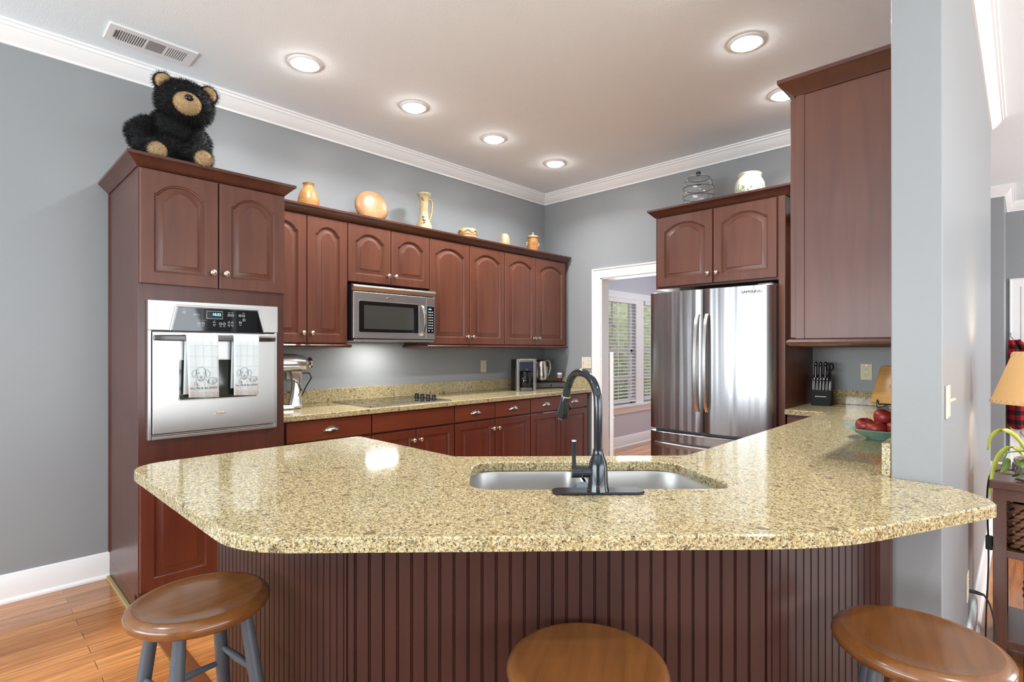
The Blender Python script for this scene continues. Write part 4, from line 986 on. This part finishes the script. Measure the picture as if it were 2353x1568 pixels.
# plate leaning on a stand
pl = thing('decorative_plate', 'wide marbled tan plate displayed upright on a stand', 'plate', (-3.62, 2.215, PZ), 78)
mb = MB().lathe([(.001, .020), (.07, .018), (.10, .008), (.128, -.006), (.131, -.003), (.124, .012), (.10, .024), (.065, .032), (.001, .034)], 48, cap0=False, cap1=False)
link_mesh('plate_disc', mb.tr(TR(0, -.01, .185) @ RX(78) @ RZ(20)), glaze('marbled_tan', L(172, 130, 90), L(150, 102, 62), L(188, 164, 128), scale=9), pl, sharp=70)
mb = MB().tube([(-.05, -.055, .004), (-.05, -.055, .03), (-.05, -.040, .018), (-.05, .05, .004), (-.05, .035, .15)], .003, 6).tube([(.05, -.055, .004), (.05, -.055, .03), (.05, -.040, .018), (.05, .05, .004), (.05, .035, .15)], .003, 6)
link_mesh('stand', mb, M['blackplastic'], pl)
jg = pot('ceramic_jug', 'tall cream jug with handle and brown flower marks', 'jug', PX_, 2.70, [(.055, 0), (.064, .012), (.068, .05), (.068, .10), (.060, .135), (.045, .165), (.038, .19), (.036, .25), (.037, .31), (.042, .345), (.050, .368), (.058, .378), (.057, .386), (.050, .386), (.042, .37), (.034, .34)], g_cream, rz=90)
link_mesh('handle', MB().tube([(.038, 0, .345), (.075, 0, .345), (.086, 0, .31), (.082, 0, .25), (.066, 0, .19), (.050, 0, .165)], [.009, .009, .008, .008, .008, .009], 10, flat=1), g_cream, jg)
mb = MB()
brown = mat('brown_slip', L(112, 62, 32), .5)
rnd = random.Random(3)
for (zc, rr, n) in ((.335, .0395, 5), (.155, .052, 5), (.135, .0605, 4), (.175, .0425, 4)):
    for k in range(n):
        a = radians(-138+rnd.uniform(-22, 22)); z = zc+rnd.uniform(-.012, .012); mb.sphere((rr*cos(a), rr*sin(a), z), (.005, .005, .006), 8, 6)
    if zc in (.335, .175): link_mesh('flower_marks', mb, brown, jg); mb = MB()
bw = pot('woven_bowl', 'round banded stoneware bowl with a wavy rim line', 'bowl', -3.53, 3.12, [(.055, 0), (.068, .010), (.080, .03), (.084, .052), (.083, .07), (.080, .086), (.078, .098), (.074, .103), (.068, .100), (.066, .08)], g_band, zs=1.42)
mb = MB(); mb.tube([(.0835*cos(a), .0835*sin(a), .120+.010*sin(a*7)) for a in [2*pi*k/80 for k in range(81)]], .0035, 6); mb.tube([(.0845*cos(a), .0845*sin(a), .095+.002*sin(a*5)) for a in [2*pi*k/80 for k in range(81)]], .0022, 6); mb.tube([(.0860*cos(a), .0860*sin(a), .070) for a in [2*pi*k/80 for k in range(81)]], .0020, 6)
link_mesh('applied_bands', mb, mat('tan_band', L(176, 132, 84), .5), bw)
pot('small_jar', 'small plain cream egg-shaped jar, between the bowl and the lidded jar', 'jar', -3.53, 3.585, [(.040, 0), (.046, .008), (.049, .05), (.048, .08), (.042, .105), (.034, .118), (.026, .124), (.018, .124), (.016, .118), (.001, .116)], g_cream, zs=1.45)
lj = pot('lidded_jar', 'cream lidded jar with side handles nearest the room corner', 'jar', -3.53, 3.985, [(.045, 0), (.050, .010), (.053, .05), (.053, .12), (.048, .142), (.050, .150), (.054, .152)], g_amber, rz=60, zs=1.35)
ld = link_mesh('lid', MB().lathe([(r, z+.053) for r, z in [(.056, .152), (.057, .158), (.048, .168), (.020, .176), (.008, .182), (.010, .190), (.006, .202), (.001, .206)]], 32, cap1=False), g_cream, lj)
for s in (-1, 1): link_mesh('handle', MB().tube([(s*.051, 0, .155), (s*.062, 0, .152), (s*.064, 0, .132), (s*.054, 0, .124)], .005, 8), g_cream, lj)
mb = MB()
for i, (a, b) in enumerate([(x, z) for x in range(-2, 3) for z in range(-2, 3) if abs(x)+abs(z) <= 3 and (x+z) % 2 == 0]):
    an = radians(-90+a*9-8); mb.sphere((.0535*cos(an), .0535*sin(an), .130+b*.011), (.003, .003, .0035), 8, 6)
link_mesh('dot_pattern', mb, brown, lj)

# on the fridge cabinet
FZ = 2.3505
gj = thing('glass_jar', 'clear ribbed beehive glass jar with dark knob above the fridge', 'jar', (-1.862, 4.08, FZ+.03))
st = MB().lathe([(.050, -.0295), (.052, -.010), (.090, .0), (.118, .03), (.122, .04), (.116, .048), (.117, .13), (.122, .138), (.117, .146), (.115, .20), (.120, .208), (.112, .216), (.106, .25), (.098, .262), (.080, .290), (.060, .306), (.030, .316), (.001, .318)], 40, cap1=False)
gl = link_mesh('glass_body', st, M['glass'], gj, sharp=60); sd = gl.modifiers.new('thickness', 'SOLIDIFY'); sd.thickness = .003
rib = mat('thick_glass_rib', L(150, 150, 142), .05, trans=.55)
mb = MB()
for r, z in ((.119, .040), (.119, .138), (.117, .208), (.102, .262), (.084, .287)): mb.tube([(r*cos(2*pi*k/48), r*sin(2*pi*k/48), z) for k in range(49)], .0028, 6)
link_mesh('glass_rib', mb, rib, gj)
link_mesh('knob', MB().lathe([(.010, .318), (.018, .324), (.020, .334), (.012, .342), (.001, .343)], 20, cap1=False), M['blackplastic'], gj)
cj = pot('ginger_jar', 'white round-bellied jar painted with green leaves above the fridge', 'jar', -1.468, 4.08, [(.070, 0), (.080, .02), (.092, .06), (.104, .11), (.107, .15), (.102, .19), (.085, .222), (.078, .235), (.084, .250), (.086, .258), (.080, .262), (.072, .250), (.068, .23)], mat('white_glaze', L(190, 187, 170), .25, coat=.2), z=FZ)
rnd = random.Random(5); mb = MB()
def on_jar(a, z, e=.001):
    P = [(.070, 0), (.080, .02), (.092, .06), (.104, .11), (.107, .15), (.102, .19), (.085, .222)]
    for (r0, z0), (r1, z1) in zip(P, P[1:]):
        if z0 <= z <= z1: r = r0+(r1-r0)*(z-z0)/(z1-z0)+e; return Vector((r*cos(a), r*sin(a), z))
    return Vector((.1*cos(a), .1*sin(a), z))
for k in range(330):
    a = rnd.uniform(0, 2*pi); z = rnd.uniform(.03, .130+.040*abs(sin(a*2.5))); p = on_jar(a, z, .0012); da = rnd.uniform(-.06, .06); dz = rnd.uniform(.006, .014)
    q = on_jar(a+da, z+dz, .0012); mb.tube([p, (p+q)/2, q], [.0007, .0032, .0007], 5)
link_mesh('leaf_painting', mb, mat('leaf_green_paint', L(120, 146, 104), .4), cj)
mb = MB()
for k in range(9): a = radians(-150+k*16+rnd.uniform(-4, 4)); mb.sphere(on_jar(a, rnd.uniform(.03, .15)), (.006, .006, .008), 8, 6)
link_mesh('flower_painting', mb, mat('pale_flower', L(226, 214, 176), .4), cj)

# ------------------------------------------------------------ right-hand counter
kbk = thing('knife_block', 'black angled knife block against the wall by the fridge panel', 'knife block', (-1.045, 4.30, .9145), 8)
mb = MB(); prof = [(-.065, 0), (.085, 0), (.085, .20), (.045, .225), (-.055, .155), (-.065, .10)]
mb.loops([[(-.060, y, z) for y, z in [(-.065, 0), (-.065, .105), (.085, .105), (.085, 0)]], [(.060, y, z) for y, z in [(-.065, 0), (-.065, .105), (.085, .105), (.085, 0)]]])
link_mesh('block_front', mb, mat('black_painted_wood', (.012, .014, .014, 1), .6, spec=.25), kbk, bevel=.003)
mb = MB(); mb.loops([[(x, y, z) for y, z in [(-.020, .104), (-.002, .150), (.030, .205), (.086, .215), (.086, .104)]] for x in (-.060, .060)])
link_mesh('block_rear', mb, M['blackplastic'], kbk, bevel=.003)
mb = MB().box(-.026, .034, -.0660, -.0652, .062, .066); mb.sphere((-.03, -.0655, .064), (.004, .0008, .004), 10, 6); link_mesh('logo_mark', mb, M['print'], kbk)
def knife(x, y, z, ln, label, sc_=1.0, first={}):
    t = thing('kitchen_knife', label, 'knife', (0, 0, 0), 0, 'black-handled knives in the knife block')
    t.matrix_world = Matrix.Translation((-1.045, 4.30, .9145)) @ RZ(8) @ TR(x, y, z) @ RX(-14)
    h = link_mesh('handle', MB().tube([(0, 0, 0), (0, 0, ln*.2), (0, .001, ln*.6), (0, -.001, ln*.9), (0, -.001, ln)], [.0065*sc_, .0075*sc_, .0080*sc_, .0095*sc_, .006*sc_], 12), M['blackplastic'], t)
    mb = MB().tube([(0, -.0078*sc_, ln*.05), (0, -.0086*sc_, ln*.5), (0, -.0086*sc_, ln*.72)], .0015, 6); mb.sphere((0, -.0085*sc_, ln*.88), (.004, .002, .007), 8, 6)
    link_mesh('handle_rivets', mb, M['chrome'], h)
    link_mesh('blade', MB().box(-.0012, .0012, -.007, .007, -.05, 0), M['steel'], t)
    return t
for i, x in enumerate((-.044, -.024, -.004, .016, .036)):
    knife(x, -.030, .106, .092, ['leftmost short steak knife in the front row of the knife block', 'second short steak knife from the left in the front row', 'middle short steak knife in the front row of the knife block', 'fourth short steak knife from the left in the front row', 'rightmost short steak knife in the front row of the knife block'][i], .85)
for i, x in enumerate((-.040, -.010, .020)):
    knife(x, .015, .185, .125, ['tall knife at the left of the rear row in the knife block', 'tall knife in the middle of the rear row in the knife block', 'tall knife right of centre in the rear row, beside the scissors'][i], 1.1)
t = thing('kitchen_scissors', 'black-handled kitchen scissors in the right end of the knife block', 'scissors', (0, 0, 0))
t.matrix_world = Matrix.Translation((-1.045, 4.30, .9145)) @ RZ(8) @ TR(.047, .02, .19) @ RX(-14)
for s in (-1, 1): link_mesh('handle_loop', MB().tube([(s*.010+.011*cos(a), 0, .085+.026*sin(a)) for a in [2*pi*k/20 for k in range(21)]], .0052, 8), M['blackplastic'], t)
link_mesh('shank', MB().tube([(0, 0, -.03), (0, 0, .06)], [.006, .010], 8), M['blackplastic'], t)

cbd = thing('cutting_board', 'bamboo cutting board propped on an easel, partly hidden by the pillar', 'cutting board', (-.60, 4.33, .9145), -14)
bam = wood('bamboo', L(206, 158, 92), L(184, 130, 66), .4, .15, axis='x', scale=2.2)
bd = link_mesh('board', MB().prism(rpoly([(-.165, 0), (.17, 0), (.17, .262), (-.130, .262)], [.012, .015, .02, .02], 5), 0, .018, .003).tr(TR(0, 0, .028) @ RX(74)), bam, cbd)
mb = text_mb('SA', .034, .0004).tr(TR(0, -.0195, 0)); mb.tr(TR(0, 0, .028) @ RX(-16) @ TR(-.040, .0195-.0200+.001, .120)); link_mesh('engraving', mb, mat('burnt_engraving', L(120, 78, 40), .8), bd)
es = thing('board_easel', 'black wire easel holding up the bamboo cutting board', 'easel', (-.60, 4.33, .9145), -14)
for x in (-.105, .10):
    link_mesh('front_foot', MB().tube([(x, -.05, .0035), (x, -.052, .05), (x, -.045, .058), (x, -.036, .050), (x, -.025, .024), (x, .03, .022)], .0035, 8), M['blackplastic'], es)
    link_mesh('back_leg', MB().tube([(x, -.05, .0035), (x, .055, .0035), (x, .085, .20)], .0035, 8), M['blackplastic'], es)
link_mesh('cross_bar', MB().tube([(-.105, .03, .022), (.10, .03, .022)], .0035, 8), M['blackplastic'], es)

teal = mat('pale_teal_glaze', L(146, 190, 178), .15, coat=.5)
fb = thing('fruit_bowl', 'pale teal ceramic bowl of red apples beside the pillar', 'bowl', (-.455, 2.84, .9145))
link_mesh('dish', MB().lathe([(.052, 0), (.056, .004), (.060, .008), (.095, .022), (.112, .038), (.138, .045), (.141, .048), (.136, .050), (.108, .045), (.088, .029), (.05, .014), (.001, .010)], 48, cap0=True, cap1=False), teal, fb, sharp=60)
apple_m = glaze('red_apple_skin', L(160, 56, 50), L(134, 34, 34), L(190, 112, 88), rough=.22, scale=16)
def apple(x, y, z, lab, rx, rz, first=[None]):
    if first[0]: c = copy_tree(first[0]); c['label'] = lab
    else:
        c = thing('apple', lab, 'apple', group='red apples in the teal bowl'); first[0] = c
        prof = [(.001, -.031), (.010, -.034), (.022, -.032), (.034, -.018), (.0395, .002), (.037, .018), (.028, .029), (.016, .032), (.008, .028), (.001, .022)]
        link_mesh('flesh', MB().lathe([(r, z+.034) for r, z in prof], 28, cap0=False, cap1=False), apple_m, c, sharp=70)
        link_mesh('stem', MB().tube([(0, 0, .054), (.002, 0, .068), (.006, 0, .076)], .0016, 6), brown, c)
    c.location = (x, y, z); c.rotation_euler = (radians(rx), 0, radians(rz))
for a in ((-.515, 2.83, .934, 'red apple at the left edge of the teal bowl', 15, 20), (-.462, 2.79, .930, 'red apple at the front centre of the teal bowl', 14, -20), (-.430, 2.875, .928, 'red apple at the back of the teal bowl', 10, 140),
          (-.395, 2.80, .932, 'red apple at the right of the bowl, mostly behind the pillar', 12, 200), (-.458, 2.845, .978, 'red apple on top of the pile with its stem showing', -20, 250)): apple(*a)

# ------------------------------------------------------------ bear on the oven cabinet
fur_black = mat('black_plush', L(13, 12, 13), .8, var=.5, vscale=14); fur_tan = mat('tan_plush', L(184, 158, 118), .85, var=.18, vscale=18)
bear = thing('plush_bear', 'large black plush bear sitting on top of the oven cabinet', 'stuffed animal', (-3.33, .80, 2.206), 80)
rnd = random.Random(11)
def fur(mb, density, ln, droop=.4, keep=None):
    """add short blades of pile over every face of the current surface"""
    vs = [Vector(v) for v in mb.v]; faces = list(mb.f); out = MB(); out.v = list(mb.v); out.f = list(mb.f)
    for f in faces:
        p = [vs[i] for i in f]
        if len(p) < 3: continue
        n = (p[1]-p[0]).cross(p[2]-p[0]); 
        if len(p) == 4: n2 = (p[2]-p[0]).cross(p[3]-p[0]); n = n+n2
        ar = n.length/2
        if ar < 1e-8: continue
        n.normalize(); c = sum(p, Vector())/len(p)
        if keep and not keep(c): continue
        k = ar*density; k = int(k)+(1 if rnd.random() < k-int(k) else 0)
        for _ in range(k):
            a, b = rnd.random(), rnd.random(); q = (p[0]*(1-a)+p[1]*a)*(1-b)+(p[3] if len(p) > 3 else p[2])*b*(1-a)+p[2]*a*b
            d = (n+Vector((rnd.uniform(-.5, .5), rnd.uniform(-.5, .5), rnd.uniform(-.5, .3)-droop*.5))).normalized(); L_ = ln*rnd.uniform(.6, 1.25)
            w = d.cross(n); w = (w.normalized() if w.length > 1e-4 else d.orthogonal().normalized())*.0007
            m = q+d*L_*.55; tip = q+d*L_+Vector((0, 0, -droop*L_*.4))
            out.add([q-w, q+w, m+w*.8, m-w*.8, tip], [(0, 1, 2, 3), (3, 2, 4)])
    return out
# recalc helper: spheres are wound outward in lathe order
def ball(c, r, rot=None): return MB().sphere(c, r, 22, 14, rot)
# local frame: bear faces -y, z up
def bpart(name, mb, m, par, den=52000, ln=.022, droop=.4): return link_mesh(name, fur(mb, den, ln, droop), m, par, sharp=80)
body = ball((-.005, .02, .150), (.138, .125, .175)); body.sphere((.02, 0, .285), (.12, .10, .11), 20, 12)
bo = bpart('body', body, fur_black, bear)
tilt = Matrix.Rotation(radians(4), 3, 'Y') @ Matrix.Rotation(radians(6), 3, 'X')
HC = Vector((.070, -.045, .430)); hp = lambda v: tuple(HC+tilt @ Vector(v))
hb_ = ball(tuple(HC), (.134, .112, .118), tilt)
hb_.sphere(hp((0, -.055, -.03)), (.085, .06, .070), 18, 12, tilt)
ho = bpart('head', hb_, fur_black, bear)
for s in (-1, 1):
    e = ball(hp((s*.105, .005, .085)), (.048, .020, .050), tilt); eo = bpart('ear', e, fur_black, ho, 50000, .018)
    bpart('inner_ear', ball(hp((s*.104, -.014, .084)), (.036, .012, .038), tilt), fur_tan, eo, 110000, .007)
    link_mesh('eye', ball(hp((s*.052, -.100, .038)), (.008, .006, .008), tilt), M['blackglass'], ho)
mz = bpart('muzzle', ball(hp((.004, -.108, -.022)), (.062, .044, .054), tilt), fur_tan, ho, 120000, .007)
link_mesh('nose', ball(hp((.008, -.150, -.002)), (.021, .013, .017), tilt), M['blackglass'], mz)
for s in (-1, 1):
    arm = MB().tube([(.015+s*.10, -.01, .30), (s*.145, -.055, .23), (s*.125, -.105, .16), (s*.075, -.135, .125)], [.046, .050, .048, .042], 16); arm.sphere((s*.075, -.135, .125), (.045, .042, .042), 16, 10)
    bpart('arm', arm, fur_black, bear)
for s in (-1, 1):
    leg = MB().tube([(s*.08, .0, .062), (s*.100, -.10, .075), (.03+s*.100, -.205, .100)], [.058, .056, .044], 16); leg.sphere((.03+s*.100, -.215, .102), (.048, .044, .048), 16, 10)
    lo = bpart('leg', leg, fur_black, bear)
    bpart('paw_pad', ball((.035+s*.100, -.240, .094), (.040, .030, .040)), fur_tan, lo, 120000, .007)

# ------------------------------------------------------------ east side: console table, baskets, lamp, plant, cloth
brn = wood('walnut_console', L(92, 54, 38), L(66, 36, 26), .25, .5)
TBX, TBY = -.092, 2.985
tb = thing('console_table', 'dark brown open console table with shelves against the pillar wall', 'table', (TBX, TBY, 0))
link_mesh('tabletop', MB().box(-.012, .80, -.012, .43, .735, .770), brn, tb, bevel=.004)
for x in (0, .745):
    for y in (0, .375): link_mesh('leg', MB().box(x, x+.042, y, y+.042, 0, .735), brn, tb, bevel=.002)
link_mesh('apron', MB().box(.042, .745, .004, .026, .690, .735), brn, tb)
for z in (.455, .085): link_mesh('shelf', MB().box(.0, .787, .004, .415, z, z+.030), brn, tb, bevel=.002)
wk = mat('dark_wicker', L(120, 84, 62), .5, var=.35, vscale=40); wk2 = mat('olive_wicker', L(112, 84, 48), .5, var=.35, vscale=40)
def basket(label, y0, z0, w, d, h, m, rx):
    t = thing('wicker_basket', label, 'basket', (rx, y0, z0), 0, 'wicker baskets in the console table')
    mb = MB(); n = int(h/.0135)
    per = rpoly([(0, 0), (w, 0), (w, d), (0, d)], .03, 4)
    ins_ = inset(per, .006)
    link_mesh('liner', MB().loops([[(x, y, .002) for x, y in ins_], [(x, y, h-.006) for x, y in ins_]], True, False), M['gap'], t)
    # dense weave: sausage strands leaning both ways
    rows = int(h/.018); total = sum((Vector(per[i])-Vector(per[i-1])).length for i in range(len(per)))
    def along(s_):
        s_ %= total
        for i in range(len(per)):
            a, b = Vector(per[i]), Vector(per[(i+1) % len(per)]); l = (b-a).length
            if s_ <= l: return a+(b-a)*(s_/l if l else 0)
            s_ -= l
        return Vector(per[0])
    for r in range(rows):
        k = 0; s_ = 0 if r % 2 else .017
        while s_ < total-.01:
            z = .012+r*.018; a, b = along(s_), along(s_+.032); dz = .006
            mb.tube([(a.x, a.y, z-dz), ((a.x+b.x)/2, (a.y+b.y)/2, z), (b.x, b.y, z+dz)], [.005, .0108, .005], 8); s_ += .034
    link_mesh('weave', mb, m, t)
    link_mesh('rim', MB().tube([(x, y, h-.004) for x, y in per+[per[0]]], .009, 8), m, t)
basket('brown braided wicker basket on the upper shelf of the console', TBY+.035, .486, .335, .33, .185, wk, TBX+.05)
basket('second braided wicker basket on the upper shelf out to the right', TBY+.035, .486, .335, .33, .185, wk, TBX+.40)
t = thing('round_basket', 'round olive-brown wicker basket on the lower console shelf', 'basket', (TBX+.27, TBY+.19, .116))
mb = MB(); n = 17
for r in range(n):
    z = .010+r*.0142; rr = .115+.058*sin(pi*(.12+.62*r/n)); mb.tube([((rr+.003*sin(k*2.1+r*pi))*cos(2*pi*k/40), (rr+.003*sin(k*2.1+r*pi))*sin(2*pi*k/40), z) for k in range(41)], .0078, 6)
link_mesh('weave', mb, wk2, t); link_mesh('bottom', MB().lathe([(.13, .0), (.13, .012)], 24), wk2, t)

lp = thing('table_lamp', 'table lamp with glowing tan shade laced along its edges', 'lamp', (.095, 3.245, .7705))
link_mesh('base', MB().lathe([(.075, 0), (.078, .012), (.050, .022), (.030, .05), (.045, .09), (.052, .13), (.040, .18), (.016, .21), (.012, .30)], 28), mat('dark_bronze', L(70, 54, 40), .35, metal=.6), lp)
shm = mat('parchment_shade', L(206, 164, 112), .7, emit=L(238, 186, 122), es=.42, var=.06, vscale=30)
mb = MB().loops([[(r*cos(2*pi*k/56), r*sin(2*pi*k/56), z) for k in range(56)] for r, z in ((.206, .305), (.205, .309), (.130, .527), (.128, .531))], False, False)
sh = link_mesh('lamp_shade', mb, shm, lp, sharp=70); sd = sh.modifiers.new('thickness', 'SOLIDIFY'); sd.thickness = .002
lace = mat('leather_lace', L(226, 206, 164), .7); mb = MB()
for k in range(44):
    a = 2*pi*k/44; b = a+2*pi/88; c = a+2*pi/44
    mb.tube([(.2065*cos(a), .2065*sin(a), .306), (.202*cos(b), .202*sin(b), .322), (.2065*cos(c), .2065*sin(c), .306)], .0022, 5)
    if k % 2 == 0: mb.tube([(.1315*cos(a), .1315*sin(a), .527), (.137*cos(b), .137*sin(b), .512), (.1315*cos(c), .1315*sin(c), .527)], .0020, 5)
link_mesh('lacing', mb, lace, sh)
link_mesh('bulb', MB().sphere((0, 0, .40), (.028, .028, .038), 16, 10), mat('bulb_glow', (1, 1, 1, 1), .5, emit=(1, .78, .5, 1), es=12), lp)
pl_ = bpy.data.lights.new('bulb_light', 'POINT'); pl_.energy = 6; pl_.color = (1, .78, .52); pl_.shadow_soft_size = .03
po = bpy.data.objects.new('bulb_light', pl_); COL.objects.link(po); po.parent = lp; po.location = (0, 0, .47)

# trailing plant in a wire-and-glass pot on the console
leaf_g = mat('light_green_leaf', L(160, 172, 66), .35, var=.25, vscale=20); leaf_d = mat('mid_green_leaf', L(88, 116, 44), .35, var=.25, vscale=20)
ptt = thing('potted_plant', 'green strappy plant arching over the console table edge', 'plant', (.03, 3.09, .7705))
link_mesh('pot', MB().lathe([(.050, 0), (.058, .006), (.062, .05), (.060, .085), (.052, .088), (.050, .07)], 28, cap1=False), mat('pale_glass_pot', L(206, 210, 206), .08, trans=.5), ptt)
mb = MB(); mb.tube([(.064*cos(2*pi*k/24), .064*sin(2*pi*k/24), .045+.018*(-1)**k) for k in range(25)], .0012, 5); mb.tube([(.064*cos(2*pi*k/24), .064*sin(2*pi*k/24), .045-.018*(-1)**k) for k in range(25)], .0012, 5); link_mesh('wire_mesh', mb, M['steel_dark'], ptt)
def strap(pts, w, m, nm='leaf'):
    P = [Vector(p) for p in pts]; N = 14; rows = []
    def cr(t_):
        n_ = len(P)-1; i = min(int(t_*n_), n_-1); u = t_*n_-i; p0 = P[max(i-1, 0)]; p1 = P[i]; p2 = P[i+1]; p3 = P[min(i+2, n_)]
        return .5*((2*p1)+(-p0+p2)*u+(2*p0-5*p1+4*p2-p3)*u*u+(-p0+3*p1-3*p2+p3)*u*u*u)
    for k in range(N+1):
        t_ = k/N; c = cr(t_); d = (cr(min(1, t_+.02))-cr(max(0, t_-.02))).normalized(); s_ = d.cross(Vector((.75, .66, .0))).cross(d) if 0 else Vector((.72, .69, 0)); s_ = (s_-d*s_.dot(d)); s_ = s_.normalized() if s_.length > .1 else d.orthogonal().normalized()
        ww = w*(sin(pi*min(.98, .12+t_*.86))**.7); up = d.cross(s_)*.25
        rows.append([tuple(c-s_*ww+up*ww), tuple(c), tuple(c+s_*ww+up*ww)])
    o = link_mesh(nm, MB().loops(rows, False, False, closed=False), m, ptt, sharp=80); sd = o.modifiers.new('thickness', 'SOLIDIFY'); sd.thickness = .0012
strap([(0, 0, .07), (-.045, -.02, .17), (-.090, -.045, .205), (-.128, -.07, .180), (-.140, -.075, .115)], .011, leaf_g)
strap([(0, 0, .07), (-.06, -.03, .135), (-.105, -.06, .10), (-.125, -.09, .03), (-.135, -.11, -.07)], .012, leaf_g)
strap([(.01, 0, .07), (.03, -.04, .15), (.07, -.07, .16), (.12, -.09, .11)], .011, leaf_g)
strap([(0, -.01, .07), (-.03, -.06, .12), (-.02, -.10, .10), (.02, -.12, .05)], .010, leaf_g)
strap([(0, .01, .07), (.05, .04, .16), (.10, .06, .17), (.16, .08, .12)], .011, leaf_g)
strap([(-.075, -.05, .085), (-.085, -.075, .055), (-.10, -.10, .03)], .013, leaf_d)
for (a, b, c) in (((-.03, -.055, .075), (-.045, -.085, .085), (-.035, -.11, .06)), ((-.06, -.07, .015), (-.035, -.085, .03), (-.005, -.095, .015)), ((0, -.05, .075), (.01, -.08, .095), (.02, -.10, .105)), ((.02, -.05, .02), (.05, -.06, .035), (.07, -.07, .02))): strap([a, b, c], .016, leaf_d)
link_mesh('stem', MB().tube([(0, 0, .05), (-.03, -.02, .12), (-.08, -.05, .11), (-.10, -.09, .03)], .003, 6), leaf_d, ptt)
link_mesh('twig', MB().tube([(.02, -.02, .08), (-.015, -.03, .16), (-.04, -.05, .20)], .0018, 5), brown, ptt)

# plaid cloth hanging on the far wall
def plaid():
    m = mat('buffalo_plaid', L(170, 24, 34), .9); nt = m.node_tree; k = nt.links.new; b = nt.nodes['Principled BSDF']
    tc = nt.nodes.new('ShaderNodeTexCoord'); sp = nt.nodes.new('ShaderNodeSeparateXYZ'); k(tc.outputs['Object'], sp.inputs[0]); fs = []
    for ax in (0, 2):
        mu = nt.nodes.new('ShaderNodeMath'); mu.operation = 'MULTIPLY'; mu.inputs[1].default_value = 9.5; k(sp.outputs[ax], mu.inputs[0])
        fr_ = nt.nodes.new('ShaderNodeMath'); fr_.operation = 'FRACT'; k(mu.outputs[0], fr_.inputs[0])
        g = nt.nodes.new('ShaderNodeMath'); g.operation = 'GREATER_THAN'; g.inputs[1].default_value = .5; k(fr_.outputs[0], g.inputs[0]); fs.append(g)
    a = nt.nodes.new('ShaderNodeMath'); a.operation = 'ADD'; k(fs[0].outputs[0], a.inputs[0]); k(fs[1].outputs[0], a.inputs[1])
    h = nt.nodes.new('ShaderNodeMath'); h.operation = 'MULTIPLY'; h.inputs[1].default_value = .5; k(a.outputs[0], h.inputs[0])
    r = nt.nodes.new('ShaderNodeValToRGB'); r.color_ramp.interpolation = 'CONSTANT'; el = r.color_ramp.elements; el[0].color = L(186, 26, 38); e = el.new(.4); e.color = L(96, 18, 24); el[1].position = .4; el[2].position = .9; el[2].color = L(22, 18, 20)
    k(h.outputs[0], r.inputs[0]); k(r.outputs[0], b.inputs['Base Color']); return m
pc_ = thing('plaid_shirt', 'red and black buffalo plaid garment hanging behind the lamp', 'garment', (-.125, 8.26, 0))
mb = MB(); rows = []
for i in range(15):
    f = i/14; z = 1.42-.95*f; w = .10+.32*min(1, f*2.6); row = []
    for kk in range(22):
        u = kk/21; row.append((w*u, .05*sin(u*15+f*2)*(.25+f)-.02, z-(.05*abs(sin(u*9)) if i == 14 else 0)))
    rows.append(row)
mb.loops(rows, False, False, closed=False)
o = link_mesh('cloth', mb, plaid(), pc_, sharp=80); sd = o.modifiers.new('thickness', 'SOLIDIFY'); sd.thickness = .012
link_mesh('hanging_hook', MB().tube([(.02, .115, 1.50), (.02, .06, 1.50), (.02, .02, 1.46), (.04, -.01, 1.43)], .006, 8), M['nickel'], pc_)

# cord from the low outlet along the table leg, with its in-line switch
cd = thing('lamp_cord', 'black lamp cord plugged into the low outlet beside the console', 'cord', (0, 0, 0))
mb = MB().tube([(CE+.009, 2.93, .303), (CE+.030, 2.93, .303), (CE+.055, 2.935, .298)], [.008, .008, .005], 8); link_mesh('plug', mb, M['blackplastic'], cd)
def smooth_path(P, n=8):
    P = [Vector(p) for p in P]; out = []
    for i in range(len(P)-1):
        p0, p1, p2, p3 = P[max(i-1, 0)], P[i], P[i+1], P[min(i+2, len(P)-1)]
        for k in range(n):
            u = k/n; out.append(.5*((2*p1)+(-p0+p2)*u+(2*p0-5*p1+4*p2-p3)*u*u+(-p0+3*p1-3*p2+p3)*u*u*u))
    return out+[P[-1]]
link_mesh('cord', MB().tube(smooth_path([(CE+.055, 2.935, .298), (CE+.075, 2.90, .27), (CE+.09, 2.86, .20), (CE+.08, 2.83, .12), (CE+.03, 2.80, .05), (CE+.05, 2.78, .008), (CE+.12, 2.84, .006), (CE+.10, 3.02, .006), (CE+.055, 3.10, .03), (CE+.062, 3.12, .40), (CE+.058, 3.13, .70), (CE+.09, 3.20, .775), (.05, 3.24, .776)]), .0032, 8), M['blackplastic'], cd)
link_mesh('cord_switch', MB().box(CE+.052, CE+.076, 3.105, 3.13, .44, .50), M['blackplastic'], cd, bevel=.004)
